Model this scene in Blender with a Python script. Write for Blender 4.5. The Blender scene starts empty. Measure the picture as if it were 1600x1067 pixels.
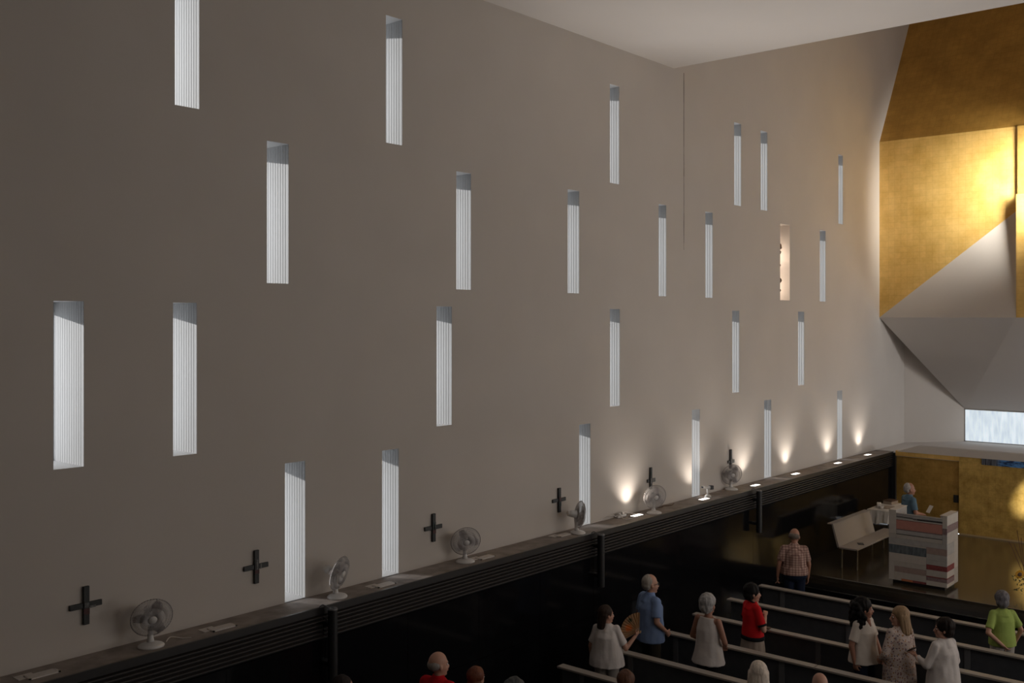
import bpy, bmesh, math, random
from mathutils import Vector, Matrix, Euler, noise
random.seed(7)
R = math.radians
scn = bpy.context.scene
COL = scn.collection
# ------------------------------------------------------------ camera / world / sun / lights
F = 1580.0; A = math.atan2(1351.0, F); SA, CA = math.sin(A), math.cos(A)
cam_d = bpy.data.cameras.new('camera'); cam_d.sensor_width = 36; cam_d.lens = F/1600*36
cam_d.shift_y = -33.5/1600; cam_d.clip_end = 200; cam_d.clip_start = .05
cam = bpy.data.objects.new('camera', cam_d); COL.objects.link(cam)
cam.location = (0, 0, 0); cam.rotation_euler = (R(90), 0, A - R(90)); scn.camera = cam

scn.view_settings.view_transform = 'Standard'; scn.view_settings.look = 'None'
scn.view_settings.gamma = 1.0; scn.view_settings.use_curve_mapping = False
scn.view_settings.exposure = 0.0

w = bpy.data.worlds.new('world'); scn.world = w; w.use_nodes = True
bg = w.node_tree.nodes['Background']; bg.inputs[0].default_value = (.88, .93, 1.0, 1); bg.inputs[1].default_value = 1.7

def sun_light():
    d = bpy.data.lights.new('sun', 'SUN'); d.energy = 3.9; d.angle = R(.7); d.color = (1, .985, .96)
    o = bpy.data.objects.new('sun', d); COL.objects.link(o)
    v = Vector((.45, -1.0, -.165)); o.rotation_euler = v.to_track_quat('-Z', 'Y').to_euler()
    o.location = (10, 25, 5)
sun_light()

def area(name, loc, target, sx, sy, energy, color=(1, 1, 1), spread=180):
    d = bpy.data.lights.new(name, 'AREA'); d.shape = 'RECTANGLE'; d.size = sx; d.size_y = sy
    d.energy = energy; d.color = color; d.spread = R(spread)
    o = bpy.data.objects.new(name, d); COL.objects.link(o); o.location = loc
    v = Vector(target) - Vector(loc); o.rotation_euler = v.to_track_quat('-Z', 'Y').to_euler()
    return o
# daylight from the tall lantern above the chancel, and added fill lamps on the side opposite the slot wall
area('lantern_skylight', (20.5, -3.0, 11.2), (21.5, 4, 0), 7, 7, 150, (1, .94, .88))
area('ceiling_fill', (16.0, -5.4, -5.5), (16.0, -1.4, 4.7), 5, 4, 250, (1, .93, .87))  # added upward lamp that brightens the ceiling, not a floor surface
area('side_fill', (21.5, -7.4, -2.0), (20.5, 8, -2.2), 7, 3, 300, (1, .94, .89))  # added fill for the recess soffit and gold wall; no window here
area('gold_side_light', (25.3, 5.1, 3.5), (26.9, 6.9, 3.2), .9, 1.8, 135, (1, .96, .87), 75)
area('band_window_daylight', (29.5, 1.6, -2.95), (26.0, 6.0, -1.2), 7, .6, 240, (.97, .98, 1))
area('nave_fill', (11.0, -7.4, 2.2), (15.5, 7, -5.2), 8, 3, 210, (1, .94, .90))  # added fill lamp lighting pews and ambo from the nave side
def spot(name, loc, target, ang, energy, color, blend=.25, r=.05):
    d = bpy.data.lights.new(name, 'SPOT'); d.energy = energy; d.color = color; d.spot_size = R(ang); d.spot_blend = blend; d.shadow_soft_size = r
    o = bpy.data.objects.new(name, d); COL.objects.link(o); o.location = loc
    o.rotation_euler = (Vector(target)-Vector(loc)).to_track_quat('-Z', 'Y').to_euler()
spot('gold_patch_spot', (21.5, -2.0, 1.5), (26.3, 5.55, -3.85), 6.5, 22000, (1, .95, .86), .4)

# ------------------------------------------------------------ helpers
def px_on_y(x, y, Y):
    dx = F*CA + (x-800)*SA; dy = F*SA - (x-800)*CA; t = Y/dy
    return Vector((dx*t, Y, (500-y)*t))
def px_on_z(x, y, z):
    dx = F*CA + (x-800)*SA; dy = F*SA - (x-800)*CA; t = z/(500-y)
    return Vector((dx*t, dy*t, z))

def mat(name, col, rough=.6, metal=0, spec=.5, bump=0, bscale=20, var=0, vscale=3, emit=None, estr=0, ior=None, col2=None, stretch=None, trans=0):
    m = bpy.data.materials.new(name); m.use_nodes = True
    nt = m.node_tree; b = nt.nodes['Principled BSDF']
    b.inputs['Base Color'].default_value = (*col, 1); b.inputs['Roughness'].default_value = rough
    b.inputs['Metallic'].default_value = metal; b.inputs['Specular IOR Level'].default_value = spec
    if ior: b.inputs['IOR'].default_value = ior
    if trans: b.inputs['Transmission Weight'].default_value = trans
    tc = nt.nodes.new('ShaderNodeTexCoord'); mp = nt.nodes.new('ShaderNodeMapping')
    nt.links.new(tc.outputs['Object'], mp.inputs[0])
    if stretch: mp.inputs['Scale'].default_value = stretch
    if var or col2:
        n = nt.nodes.new('ShaderNodeTexNoise'); n.inputs['Scale'].default_value = vscale; n.inputs['Detail'].default_value = 5
        nt.links.new(mp.outputs[0], n.inputs[0])
        r = nt.nodes.new('ShaderNodeValToRGB')
        c2 = col2 if col2 else tuple(c*(1-var) for c in col)
        r.color_ramp.elements[0].position = .35; r.color_ramp.elements[1].position = .65
        r.color_ramp.elements[0].color = (*c2, 1); r.color_ramp.elements[1].color = (*col, 1)
        nt.links.new(n.outputs[0], r.inputs[0]); nt.links.new(r.outputs[0], b.inputs['Base Color'])
    if bump:
        n2 = nt.nodes.new('ShaderNodeTexNoise'); n2.inputs['Scale'].default_value = bscale; n2.inputs['Detail'].default_value = 4
        nt.links.new(mp.outputs[0], n2.inputs[0])
        bm_ = nt.nodes.new('ShaderNodeBump'); bm_.inputs['Strength'].default_value = bump; bm_.inputs['Distance'].default_value = .02
        nt.links.new(n2.outputs[0], bm_.inputs['Height']); nt.links.new(bm_.outputs[0], b.inputs['Normal'])
    if emit:
        b.inputs['Emission Color'].default_value = (*emit, 1); b.inputs['Emission Strength'].default_value = estr
    return m

M = {}
M['plaster'] = mat('wall_plaster', (.55, .505, .462), .9, bump=.08, bscale=6, var=.05, vscale=.8, spec=.2)
M['ceiling'] = mat('ceiling_plaster', (.74, .70, .67), .9, bump=.05, bscale=5, var=.03, vscale=.6, spec=.2)
M['reveal'] = mat('white_reveal', (.62, .61, .60), .75, var=.03, vscale=4, spec=.2)
M['flute'] = mat('fluted_reveal', (.43, .43, .428), .6, var=.04, vscale=3, spec=.2, stretch=(1, 1, .2))
M['granite'] = mat('black_granite', (.006, .006, .007), .12, spec=.22, bump=.02, bscale=3)
M['joint'] = mat('dark_backing', (.004, .004, .004), .8)
M['ledge'] = mat('ledge_stone', (.30, .255, .225), .7, bump=.15, bscale=25, var=.35, vscale=5)
M['ledge_edge'] = mat('dark_bronze_edge', (.02, .018, .018), .35, spec=.5)
M['slat'] = mat('dark_slat_metal', (.06, .052, .048), .32, spec=.6)
M['floor'] = mat('nave_floor_stone', (.012, .012, .013), .18, spec=.5, var=.3, vscale=8)
M['platform'] = mat('platform_stone', (.068, .052, .031), .16, spec=.5, ior=3.4, var=.3, vscale=6)
M['pew_cap'] = mat('pale_pew_cap', (.36, .32, .28), .5, var=.15, vscale=9, stretch=(1, .15, 1))
M['pew_body'] = mat('slate_pew_board', (.07, .074, .082), .5, var=.15, vscale=9)
M['pew_post'] = mat('grey_pew_post', (.13, .13, .135), .5)
M['bench'] = mat('bench_laminate', (.34, .30, .265), .5)
M['steel'] = mat('steel', (.45, .45, .44), .3, metal=1)
M['black'] = mat('black_satin', (.012, .012, .013), .45)
M['fan_white'] = mat('fan_plastic', (.62, .60, .58), .4)
M['fan_rim'] = mat('fan_rim_plastic', (.33, .30, .29), .4)
M['fan_wire'] = mat('fan_wire', (.55, .52, .51), .45)
M['blade'] = mat('fan_blade_plastic', (.52, .48, .47), .35)
M['plate'] = mat('white_metal_plate', (.62, .57, .53), .55, var=.1, vscale=30)
M['lamp'] = mat('uplight_lens', (1, 1, 1), .3, emit=(1, .93, .82), estr=4)
M['cross'] = mat('cross_black', (.012, .013, .013), .45, bump=.2, bscale=60)
M['cross_red'] = mat('cross_red_patch', (.075, .020, .020), .6, var=.5, vscale=30)
M['cross_grey'] = mat('cross_grey_patch', (.17, .17, .165), .6, var=.6, vscale=40)
M['cross_green'] = mat('cross_green_patch', (.03, .05, .045), .6, var=.5, vscale=40)
M['paper'] = mat('white_paper', (.7, .66, .6), .8)
M['cloth'] = mat('white_tablecloth', (.66, .62, .56), .85, bump=.2, bscale=15)
M['brown'] = mat('brown_leather', (.12, .06, .03), .6, var=.3, vscale=20)
M['card'] = mat('card_box', (.35, .28, .22), .8)
M['eye_w'] = mat('eye_white', (.75, .72, .7), .3); M['eye_d'] = mat('eye_dark', (.03, .02, .015), .2)
M['lip'] = mat('lip_skin', (.36, .12, .10), .5)
M['nail'] = mat('shoe_leather', (.02, .016, .014), .4)
M['glassframe'] = mat('spectacle_frame', (.03, .02, .02), .3)
M['joint_line'] = mat('wall_crack', (.10, .085, .075), .9)

def gold_mat(name, c1, c2, metal, rough, sc=1.0, brick=(.9, .45)):
    m = bpy.data.materials.new(name); m.use_nodes = True; nt = m.node_tree; b = nt.nodes['Principled BSDF']
    N, L = nt.nodes, nt.links
    tc = N.new('ShaderNodeTexCoord')
    sp = N.new('ShaderNodeSeparateXYZ'); cb = N.new('ShaderNodeCombineXYZ'); L.new(tc.outputs['Object'], sp.inputs[0])
    L.new(sp.outputs['Y'], cb.inputs['X']); L.new(sp.outputs['Z'], cb.inputs['Y'])
    n = N.new('ShaderNodeTexNoise'); n.inputs['Scale'].default_value = 1.6*sc; n.inputs['Detail'].default_value = 9; n.inputs['Roughness'].default_value = .72
    L.new(tc.outputs['Object'], n.inputs[0])
    r = N.new('ShaderNodeValToRGB'); r.color_ramp.elements[0].position = .34; r.color_ramp.elements[1].position = .66
    r.color_ramp.elements[0].color = (*c2, 1); r.color_ramp.elements[1].color = (*c1, 1); L.new(n.outputs[0], r.inputs[0])
    bk = N.new('ShaderNodeTexBrick'); bk.inputs['Scale'].default_value = 1
    bk.inputs['Brick Width'].default_value = .16; bk.inputs['Row Height'].default_value = .16
    bk.inputs['Mortar Size'].default_value = .006; bk.inputs['Color1'].default_value = (1, 1, 1, 1)
    bk.inputs['Color2'].default_value = (.86, .86, .84, 1); bk.inputs['Mortar'].default_value = (.72, .66, .6, 1); bk.offset = 0
    L.new(cb.outputs[0], bk.inputs[0])
    mx = N.new('ShaderNodeMixRGB'); mx.blend_type = 'MULTIPLY'; mx.inputs[0].default_value = .4
    L.new(r.outputs[0], mx.inputs[1]); L.new(bk.outputs['Color'], mx.inputs[2]); L.new(mx.outputs[0], b.inputs['Base Color'])
    rr = N.new('ShaderNodeMapRange'); rr.inputs['To Min'].default_value = rough-.12; rr.inputs['To Max'].default_value = rough+.12
    L.new(n.outputs[0], rr.inputs[0]); L.new(rr.outputs[0], b.inputs['Roughness'])
    bu = N.new('ShaderNodeBump'); bu.inputs['Strength'].default_value = .15; bu.inputs['Distance'].default_value = .01
    L.new(n.outputs[0], bu.inputs['Height']); L.new(bu.outputs[0], b.inputs['Normal'])
    b.inputs['Metallic'].default_value = metal
    return m
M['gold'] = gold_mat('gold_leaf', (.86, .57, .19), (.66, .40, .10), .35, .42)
M['gold_mottled'] = gold_mat('gold_leaf_mottled', (.74, .50, .15), (.40, .25, .055), .3, .36, 2.0)  # darker, more mottled leaf for the lower wall
M['gold_dark'] = gold_mat('gold_leaf_shaded', (.66, .37, .08), (.46, .25, .05), .45, .5)  # leaf darkened for the unlit slope; its shade is in the colour
M['gold_door'] = gold_mat('gold_leaf_door', (.56, .34, .09), (.34, .20, .045), .35, .38, 2.0)

# glass with see-through shadows
def glass_mat():
    m = bpy.data.materials.new('window_glass'); m.use_nodes = True; nt = m.node_tree; nt.nodes.clear()
    o = nt.nodes.new('ShaderNodeOutputMaterial'); mx = nt.nodes.new('ShaderNodeMixShader'); mx.inputs[0].default_value = .08
    t = nt.nodes.new('ShaderNodeBsdfTransparent'); g = nt.nodes.new('ShaderNodeBsdfGlossy'); g.inputs['Roughness'].default_value = .05
    nt.links.new(t.outputs[0], mx.inputs[1]); nt.links.new(g.outputs[0], mx.inputs[2]); nt.links.new(mx.outputs[0], o.inputs[0]); return m
M['glass'] = glass_mat()

def alabaster():
    m = mat('lit_frosted_glass', (.8, .85, .9), .5); nt = m.node_tree; b = nt.nodes['Principled BSDF']
    tc = nt.nodes.new('ShaderNodeTexCoord'); mp = nt.nodes.new('ShaderNodeMapping'); mp.inputs['Scale'].default_value = (1, 5, .8)
    n = nt.nodes.new('ShaderNodeTexNoise'); n.inputs['Scale'].default_value = 2.5; n.inputs['Detail'].default_value = 8
    r = nt.nodes.new('ShaderNodeValToRGB'); r.color_ramp.elements[0].position = .3; r.color_ramp.elements[1].position = .7
    r.color_ramp.elements[0].color = (.52, .61, .68, 1); r.color_ramp.elements[1].color = (.80, .88, .93, 1)
    nt.links.new(tc.outputs['Object'], mp.inputs[0]); nt.links.new(mp.outputs[0], n.inputs[0]); nt.links.new(n.outputs[0], r.inputs[0])
    nt.links.new(r.outputs[0], b.inputs['Emission Color']); b.inputs['Emission Strength'].default_value = .95
    b.inputs['Base Color'].default_value = (.2, .22, .25, 1)
    return m
M['alabaster'] = alabaster()

# ---- mesh helpers
def link(o, parent=None):
    COL.objects.link(o)
    if parent: o.parent = parent
    return o
def mobj(name, bm, m, parent=None, smooth=False, loc=None, rot=None):
    me = bpy.data.meshes.new(name); bm.normal_update(); bm.to_mesh(me); bm.free()
    if smooth:
        for p in me.polygons: p.use_smooth = True
    for x in (m if isinstance(m, (list, tuple)) else [m]): me.materials.append(x)
    o = bpy.data.objects.new(name, me); link(o, parent)
    if loc is not None: o.location = loc
    if rot is not None: o.rotation_euler = rot
    return o
def empty(name, loc, rz=0, label=None, cat=None, group=None, parent=None):
    o = bpy.data.objects.new(name, None); o.empty_display_size = .1; link(o, parent); o.location = loc; o.rotation_euler = (0, 0, rz)
    tag(o, label, cat, group); return o
def tag(o, label=None, cat=None, group=None, kind=None):
    if label: o['label'] = label
    if cat: o['category'] = cat
    if group: o['group'] = group
    if kind: o['kind'] = kind
    return o
def box(bm, x0, x1, y0, y1, z0, z1, bev=0):
    r = bmesh.ops.create_cube(bm, size=1)
    for v in r['verts']:
        v.co = Vector((x0+(v.co.x+.5)*(x1-x0), y0+(v.co.y+.5)*(y1-y0), z0+(v.co.z+.5)*(z1-z0)))
    if bev:
        es = list({e for v in r['verts'] for e in v.link_edges})
        bmesh.ops.bevel(bm, geom=es, offset=bev, segments=1, affect='EDGES')
def boxo(name, b, m, parent=None, bev=0):
    bm = bmesh.new(); box(bm, *b, bev=bev); return mobj(name, bm, m, parent)
def poly(name, pts_list, m, parent=None):
    bm = bmesh.new()
    for pts in pts_list:
        bm.faces.new([bm.verts.new(p) for p in pts])
    return mobj(name, bm, m, parent)
def slab_poly(name, pts, th, m, parent=None):
    """a flat polygon given real thickness along th vector"""
    bm = bmesh.new(); f = bm.faces.new([bm.verts.new(p) for p in pts])
    r = bmesh.ops.extrude_face_region(bm, geom=[f])
    for v in r['geom']:
        if isinstance(v, bmesh.types.BMVert): v.co += Vector(th)
    bmesh.ops.recalc_face_normals(bm, faces=bm.faces)
    return mobj(name, bm, m, parent)
def cone(bm, a, b, ra, rb, seg=12, caps=True):
    a, b = Vector(a), Vector(b); d = b-a; L = d.length
    if L < 1e-6: return
    q = d.to_track_quat('Z', 'Y').to_matrix().to_4x4()
    bmesh.ops.create_cone(bm, cap_ends=caps, segments=seg, radius1=ra, radius2=rb, depth=L, matrix=Matrix.Translation((a+b)/2) @ q)
def ell(bm, c, r, seg=14, rot=None):
    m = Matrix.Translation(c)
    if rot is not None: m = m @ Euler(rot).to_matrix().to_4x4()
    m = m @ Matrix.Diagonal((*r, 1))
    bmesh.ops.create_uvsphere(bm, u_segments=seg, v_segments=max(6, seg*2//3), radius=1, matrix=m)
def cap(bm, a, b, ra, rb, seg=12):
    cone(bm, a, b, ra, rb, seg); ell(bm, a, (ra,)*3, seg); ell(bm, b, (rb,)*3, seg)
def loft(bm, rings, seg=24, wave=0, nw=0, ph=0):
    """rings: (cx, cy, z, rx, ry); closed"""
    L = []
    for i, (cx, cy, z, rx, ry) in enumerate(rings):
        row = []
        for k in range(seg):
            t = 2*math.pi*k/seg
            s = 1 + (wave*(1-i/(len(rings)-1))*math.sin(nw*t+ph) if wave else 0)
            row.append(bm.verts.new((cx+rx*s*math.cos(t), cy+ry*s*math.sin(t), z)))
        L.append(row)
    for a, b in zip(L, L[1:]):
        for k in range(seg): bm.faces.new((a[k], a[(k+1) % seg], b[(k+1) % seg], b[k]))
    bm.faces.new(L[0][::-1]); bm.faces.new(L[-1])
def tube(bm, pts, r, seg=6):
    for a, b in zip(pts, pts[1:]): cone(bm, a, b, r, r, seg)

def pane_copy(src, parent, loc=None):
    o = src.copy(); link(o, parent)
    if loc is not None: o.location = loc
    return o

# ------------------------------------------------------------ dimensions
D = 10.0; T = .70; ZL = -3.41; LY = 9.55; ZF = -5.68; ZP = -5.32; GX = 26.3; ZC = 4.71; CX = 16.35; XB = -6.0; YR = -8.0; ZT = 12.0; XE = 32.0

# ------------------------------------------------------------ windows of the long wall
#  (x left, x right, y top at left, y bottom at left)
WIN = [(273, 311.5, None, 165), (603, 628.5, 24, 223), (953, 967.5, 131, 286), (1147, 1158, 191, 320), (1188.5, 1199, 204, 328), (1310, 1317, 240, 348),
       (417, 451, 220, 444), (713, 736, 268, 453), (887, 905, 296, 459), (1029, 1041, 318, 462), (1102, 1113.5, 331, 465), (1219, 1234, 350, 468), (1281, 1290, 358, 470),
       (83.5, 131, 470, 735), (270.5, 307.5, 473, 713), (682, 706, 479, 667), (953, 968.5, 482, 636), (1144, 1155, 485, 613), (1247, 1256.5, 487, 602),
       (445, 477, 723, 0), (597, 623, 703, 0), (905, 922.5, 664, 0), (1081, 1093.5, 641, 0), (1194, 1205, 626, 0), (1308, 1316, 611, 0)]
def rowz(idx):
    zt = [px_on_y(WIN[i][0], WIN[i][2], D).z for i in idx if WIN[i][2] is not None]
    zb = [px_on_y(WIN[i][0], WIN[i][3], D).z for i in idx if WIN[i][3]]
    return sum(zt)/len(zt), (sum(zb)/len(zb) if zb else ZL)
wins = []
for idx in (range(0, 6), range(6, 13), range(13, 19), range(19, 25)):
    zt, zb = rowz(idx)
    for i in idx:
        xl = px_on_y(WIN[i][0], 500, D).x; xr = px_on_y(WIN[i][1], 500, D).x
        wins.append((xl, xr, zb, zt, i))
LIP = .12
def wall_with_holes(bm, holes, Y, x0, x1, z0, z1):
    xs = sorted({x0, x1} | {h[0] for h in holes} | {h[1] for h in holes})
    zs = sorted({z0, z1} | {h[2] for h in holes} | {h[3] for h in holes})
    V = {}
    def v(i, k):
        if (i, k) not in V: V[(i, k)] = bm.verts.new((xs[i], Y, zs[k]))
        return V[(i, k)]
    for i in range(len(xs)-1):
        for k in range(len(zs)-1):
            cx, cz = (xs[i]+xs[i+1])/2, (zs[k]+zs[k+1])/2
            if any(h[0] < cx < h[1] and h[2] < cz < h[3] for h in holes): continue
            bm.faces.new((v(i, k), v(i+1, k), v(i+1, k+1), v(i, k+1)))
SPL = .27
ART = 11
bm = bmesh.new()
wall_with_holes(bm, [(a, b, c, d) for a, b, c, d, i in wins], D, XB, 28.5, ZL-.02, ZT)
mobj('wall_left', bm, M['plaster'])['kind'] = 'structure'
bm = bmesh.new()
wall_with_holes(bm, [(a-SPL, b, c, d-LIP) for a, b, c, d, i in wins if i != ART], D+T, XB, XE, ZF, ZT)
bmesh.ops.solidify(bm, geom=bm.faces[:], thickness=.04)
mobj('wall_outer', bm, M['plaster'])['kind'] = 'structure'
# slots
n = 0
for xl, xr, zb, zt, i in wins:
    n += 1
    if zb < ZL+.05: zb = ZL+.006
    root = empty('window_%d' % n, ((xl+xr)/2, D, zb)); root['kind'] = 'structure'
    ox, oz = (xl+xr)/2, zb
    h = zt-zb; hw = (xr-xl)/2
    spl = SPL if i != ART else 0
    y1 = T if i != ART else .45
    bm = bmesh.new()
    def q(*p): bm.faces.new([bm.verts.new(x) for x in p])
    q((-hw, 0, 0), (-hw-spl, y1, 0), (-hw-spl, y1, h), (-hw, 0, h))              # near jamb, splayed
    q((-hw, 0, h), (-hw-spl, y1, h), (hw+.03, y1, h), (hw+.03, 0, h))                    # head
    q((-hw, 0, 0), (hw+.03, 0, 0), (hw+.03, y1, 0), (-hw-spl, y1, 0))                    # sill
    if i == ART: q((-hw, y1, 0), (hw, y1, 0), (hw, y1, h), (-hw, y1, h)); q((hw, 0, 0), (hw, y1, 0), (hw, y1, h), (hw, 0, h))
    mobj('reveal', bm, M['reveal'] if i != ART else M['plaster'], root)
    if i == ART: niche = (xl, xr, zb, zt); continue
    # far jamb: fluted lining board
    bm = bmesh.new(); N_ = 28; prev = None
    for k in range(N_+1):
        y = .003+(y1-.003)*k/N_; x = hw + (.0 if k % 2 else .003) if 0 < k < N_ else hw
        a, b = bm.verts.new((x, y, 0)), bm.verts.new((x, y, h))
        if prev: bm.faces.new((prev[0], a, b, prev[1]))
        prev = (a, b)
    r = bmesh.ops.extrude_face_region(bm, geom=bm.faces[:])
    for v in r['geom']:
        if isinstance(v, bmesh.types.BMVert): v.co.x = hw+.03
    bmesh.ops.recalc_face_normals(bm, faces=bm.faces)
    mobj('jamb_board', bm, M['flute'], root)
    # frame and glass
    bm = bmesh.new(); f = .012; yo = y1-.03
    hh = h-LIP
    xa, xb = -hw-spl+.002, hw
    box(bm, xa, xa+f, yo, yo+.03, 0, hh); box(bm, xb-f, xb, yo, yo+.03, 0, hh); box(bm, xa, xb, yo, yo+.03, 0, f); box(bm, xa, xb, yo, yo+.03, hh-f, hh)
    mobj('frame', bm, M['steel'], root)
    bm = bmesh.new(); box(bm, xa+f, xb-f, yo+.012, yo+.018, f, hh-f); mobj('glass_pane', bm, M['glass'], root)

# ------------------------------------------------------------ room shell
def struct(o): o['kind'] = 'structure'; return o
# fine vertical joint in the plaster
p0 = px_on_y(1068.5, 300, D)
bm = bmesh.new(); zz = ZC-.02; x = p0.x; pts = []
while zz > 1.2:
    pts.append(Vector((x+random.uniform(-.006, .006), D-.0015, zz))); zz -= .14
for k, (a, b) in enumerate(zip(pts, pts[1:])):
    wd = .005*(1-k/len(pts))+.0015
    box(bm, min(a.x, b.x)-wd, max(a.x, b.x)+wd, D-.002, D+.001, b.z, a.z)
struct(mobj('trim_1', bm, M['joint_line']))
# nave ceiling slab, its upstand towards the lantern, lantern ceiling
struct(boxo('ceiling', (XB, CX, YR, D+T, ZC, ZT), M['ceiling']))
struct(slab_poly('wall_left_upper', [(28.5, D, -.2), (XE, D, -.2), (XE, D, ZT), (28.5, D, ZT)], (0, .05, 0), M['plaster']))
struct(boxo('ceiling_lantern', (CX, XE, YR, D+T, ZT, ZT+.2), M['plaster']))
struct(boxo('wall_back', (XB-.2, XB, YR, D+T, ZF, ZC+.2), M['plaster']))
struct(boxo('wall_right', (XB-.2, XE, YR-.2, YR, ZF, ZT+.2), M['plaster']))
struct(boxo('wall_end', (XE, XE+.2, YR, D+T, ZF, ZT+.2), M['plaster']))
struct(boxo('floor', (XB, 19.8, YR, D+T, ZF-.2, ZF), M['floor']))
# two steps and platform
struct(boxo('floor_step', (19.8, 20.18, YR, LY, ZF-.2, ZF+.18), M['granite'], bev=.004))
struct(boxo('floor_platform', (20.18, GX, YR, LY, ZF-.2, ZP), M['platform'], bev=.004))
struct(boxo('trim_2', (19.785, 19.80, YR, LY, ZF+.172, ZF+.184), M['steel']))
# ledge along the slot wall
bm = bmesh.new(); box(bm, XB, GX+.1, LY+.0, D+T, ZL-.06, ZL)
struct(mobj('trim_3', bm, M['ledge']))
bm = bmesh.new(); box(bm, XB, GX+.1, LY-.035, LY-.002, ZL-.085, ZL+.004, bev=.003)
struct(mobj('trim_4', bm, M['ledge_edge']))
# panelling: backing plus granite panels one by one
wp = struct(boxo('wall_left_panelling', (XB, GX+.1, LY+.03, D+T, ZF, ZL-.06), M['joint']))
pw = 5.45/4; zs = [ZF+.004, (ZF-3.80)/2, -3.80]
bm = bmesh.new(); box(bm, .003, pw-.003, 0, .045, .003, (zs[1]-zs[0])-.003)
proto = mobj('granite_panel', bm, M['granite'], wp)
proto.location = (7.72-5.45*2, LY-.012, zs[0])
k = 0; x = 7.72-5.45*2
while x < GX-.05:
    for z in zs[:2]:
        if k == 0: k = 1; continue
        o = proto.copy(); link(o, wp); o.location = (x, LY-.012+random.uniform(-.001, .001), z)
        if x+pw > GX+.05: o.scale.x = (GX+.05-x)/pw
    x += pw
# louvred grilles between the column loudspeakers
sp_x = [7.72-5.45*2, 7.72-5.45, 7.72, 13.17, 18.6, GX]
desc = ['nearest the camera at far left', 'left of the first column loudspeaker', 'between first and second column loudspeakers', 'between second and third column loudspeakers', 'running from third column loudspeaker to gold wall']
for j, (xa, xb) in enumerate(zip(sp_x, sp_x[1:])):
    g = empty('ventilation_grille', (xa, LY, ZL-.085), 0, 'long dark louvred grille under the ledge, ' + desc[j], 'grille', 'louvred grilles under the ledge')
    L = xb-xa
    bm = bmesh.new(); box(bm, .01, L-.01, .02, .03, -.30, 0); mobj('back_plate', bm, M['joint'], g)
    bm = bmesh.new()
    v = [(.01, -.035, -.012), (.01, -.035, -.023), (.01, .02, -.016), (.01, .02, -.006)]
    f1 = bm.faces.new([bm.verts.new(p) for p in v])
    r = bmesh.ops.extrude_face_region(bm, geom=[f1])
    for q_ in r['geom']:
        if isinstance(q_, bmesh.types.BMVert): q_.co.x = L-.01
    bmesh.ops.recalc_face_normals(bm, faces=bm.faces)
    s0 = mobj('slat', bm, M['slat'], g); s0.location.z = -.012
    for q_ in range(1, 6):
        o = s0.copy(); link(o, g); o.location.z = -.012-.048*q_

# ------------------------------------------------------------ chancel end
Apt = (26.66, D, .07); Bp = (26.66, 6.66, 2.65); Cp = (26.3, 6.575, .06); C2 = (26.3, YR, .06)
P1 = (28.5, D, -.66); P2 = (29.9, 8.8, -2.5); P3 = (29.9, YR, -2.5)
struct(slab_poly('wall_gold_upper', [(26.66, D, .07), (26.66, YR, .07), (26.66, YR, ZC), (26.66, D, ZC)], (.1, 0, 0), M['gold']))
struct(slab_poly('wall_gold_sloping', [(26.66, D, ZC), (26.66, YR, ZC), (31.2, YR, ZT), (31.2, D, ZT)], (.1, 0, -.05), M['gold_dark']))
bm = bmesh.new()
va = [bm.verts.new(p) for p in (Apt, Bp, Cp, (26.66, 6.6, .05))]
bm.faces.new((va[0], va[2], va[1])); bm.faces.new((va[0], va[1], va[3])); bm.faces.new((va[1], va[2], va[3])); bm.faces.new((va[0], va[3], va[2]))
bmesh.ops.recalc_face_normals(bm, faces=bm.faces)
struct(mobj('wall_end_wedge', bm, M['plaster']))
struct(boxo('wall_gold_pier', (26.30, 26.62, YR, 6.575, .06, 3.02), M['gold']))
struct(boxo('wall_gold_recess', (26.56, 26.65, YR, 6.61, 3.02, 4.70), M['gold_door']))  # darker leaf offsets the near lamp; the recess shade is in its colour
bm = bmesh.new()
V = {k: bm.verts.new(p) for k, p in dict(A=Apt, C=Cp, C2=C2, P1=P1, P2=P2, P3=P3).items()}
for f in (('A', 'P2', 'P1'), ('A', 'C', 'P2'), ('C', 'P3', 'P2'), ('C', 'C2', 'P3')): bm.faces.new([V[k] for k in f])
bmesh.ops.solidify(bm, geom=bm.faces[:], thickness=-.05)
struct(mobj('ceiling_recess', bm, M['ceiling']))
struct(slab_poly('wall_splay', [(28.5, D, ZL), (29.9, 8.8, ZL), P2, P1], (.02, .04, 0), M['plaster']))
struct(boxo('floor_recess', (GX+.02, 30.2, YR, D+T, ZL-.1, ZL), M['ceiling']))
# lit band window at the back of the recess
wb = empty('window_26', (29.9, 5.0, ZL)); wb['kind'] = 'structure'
bm = bmesh.new(); box(bm, .0, .03, -13, 3.8, 0.02, .90); mobj('pane', bm, M['alabaster'], wb)
bm = bmesh.new(); box(bm, -.02, .04, -13, 3.83, 0, .025); box(bm, -.02, .04, -13, 3.83, .895, .93); box(bm, -.02, .04, 3.79, 3.83, 0, .93)
for yy in (1.1, -1.6, -4.3, -7): box(bm, -.01, .03, yy-.008, yy+.008, 0, .9)
mobj('frame', bm, M['steel'], wb)
# plaster fascia beam with tapered end
struct(slab_poly('trim_5', [(GX-.02, 9.40, ZL+.03), (GX-.02, 8.90, ZL+.20), (GX-.02, YR, ZL+.20), (GX-.02, YR, ZL+.04), (GX-.02, 9.40, ZL+.02)], (.22, 0, 0), M['plaster']))
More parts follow.
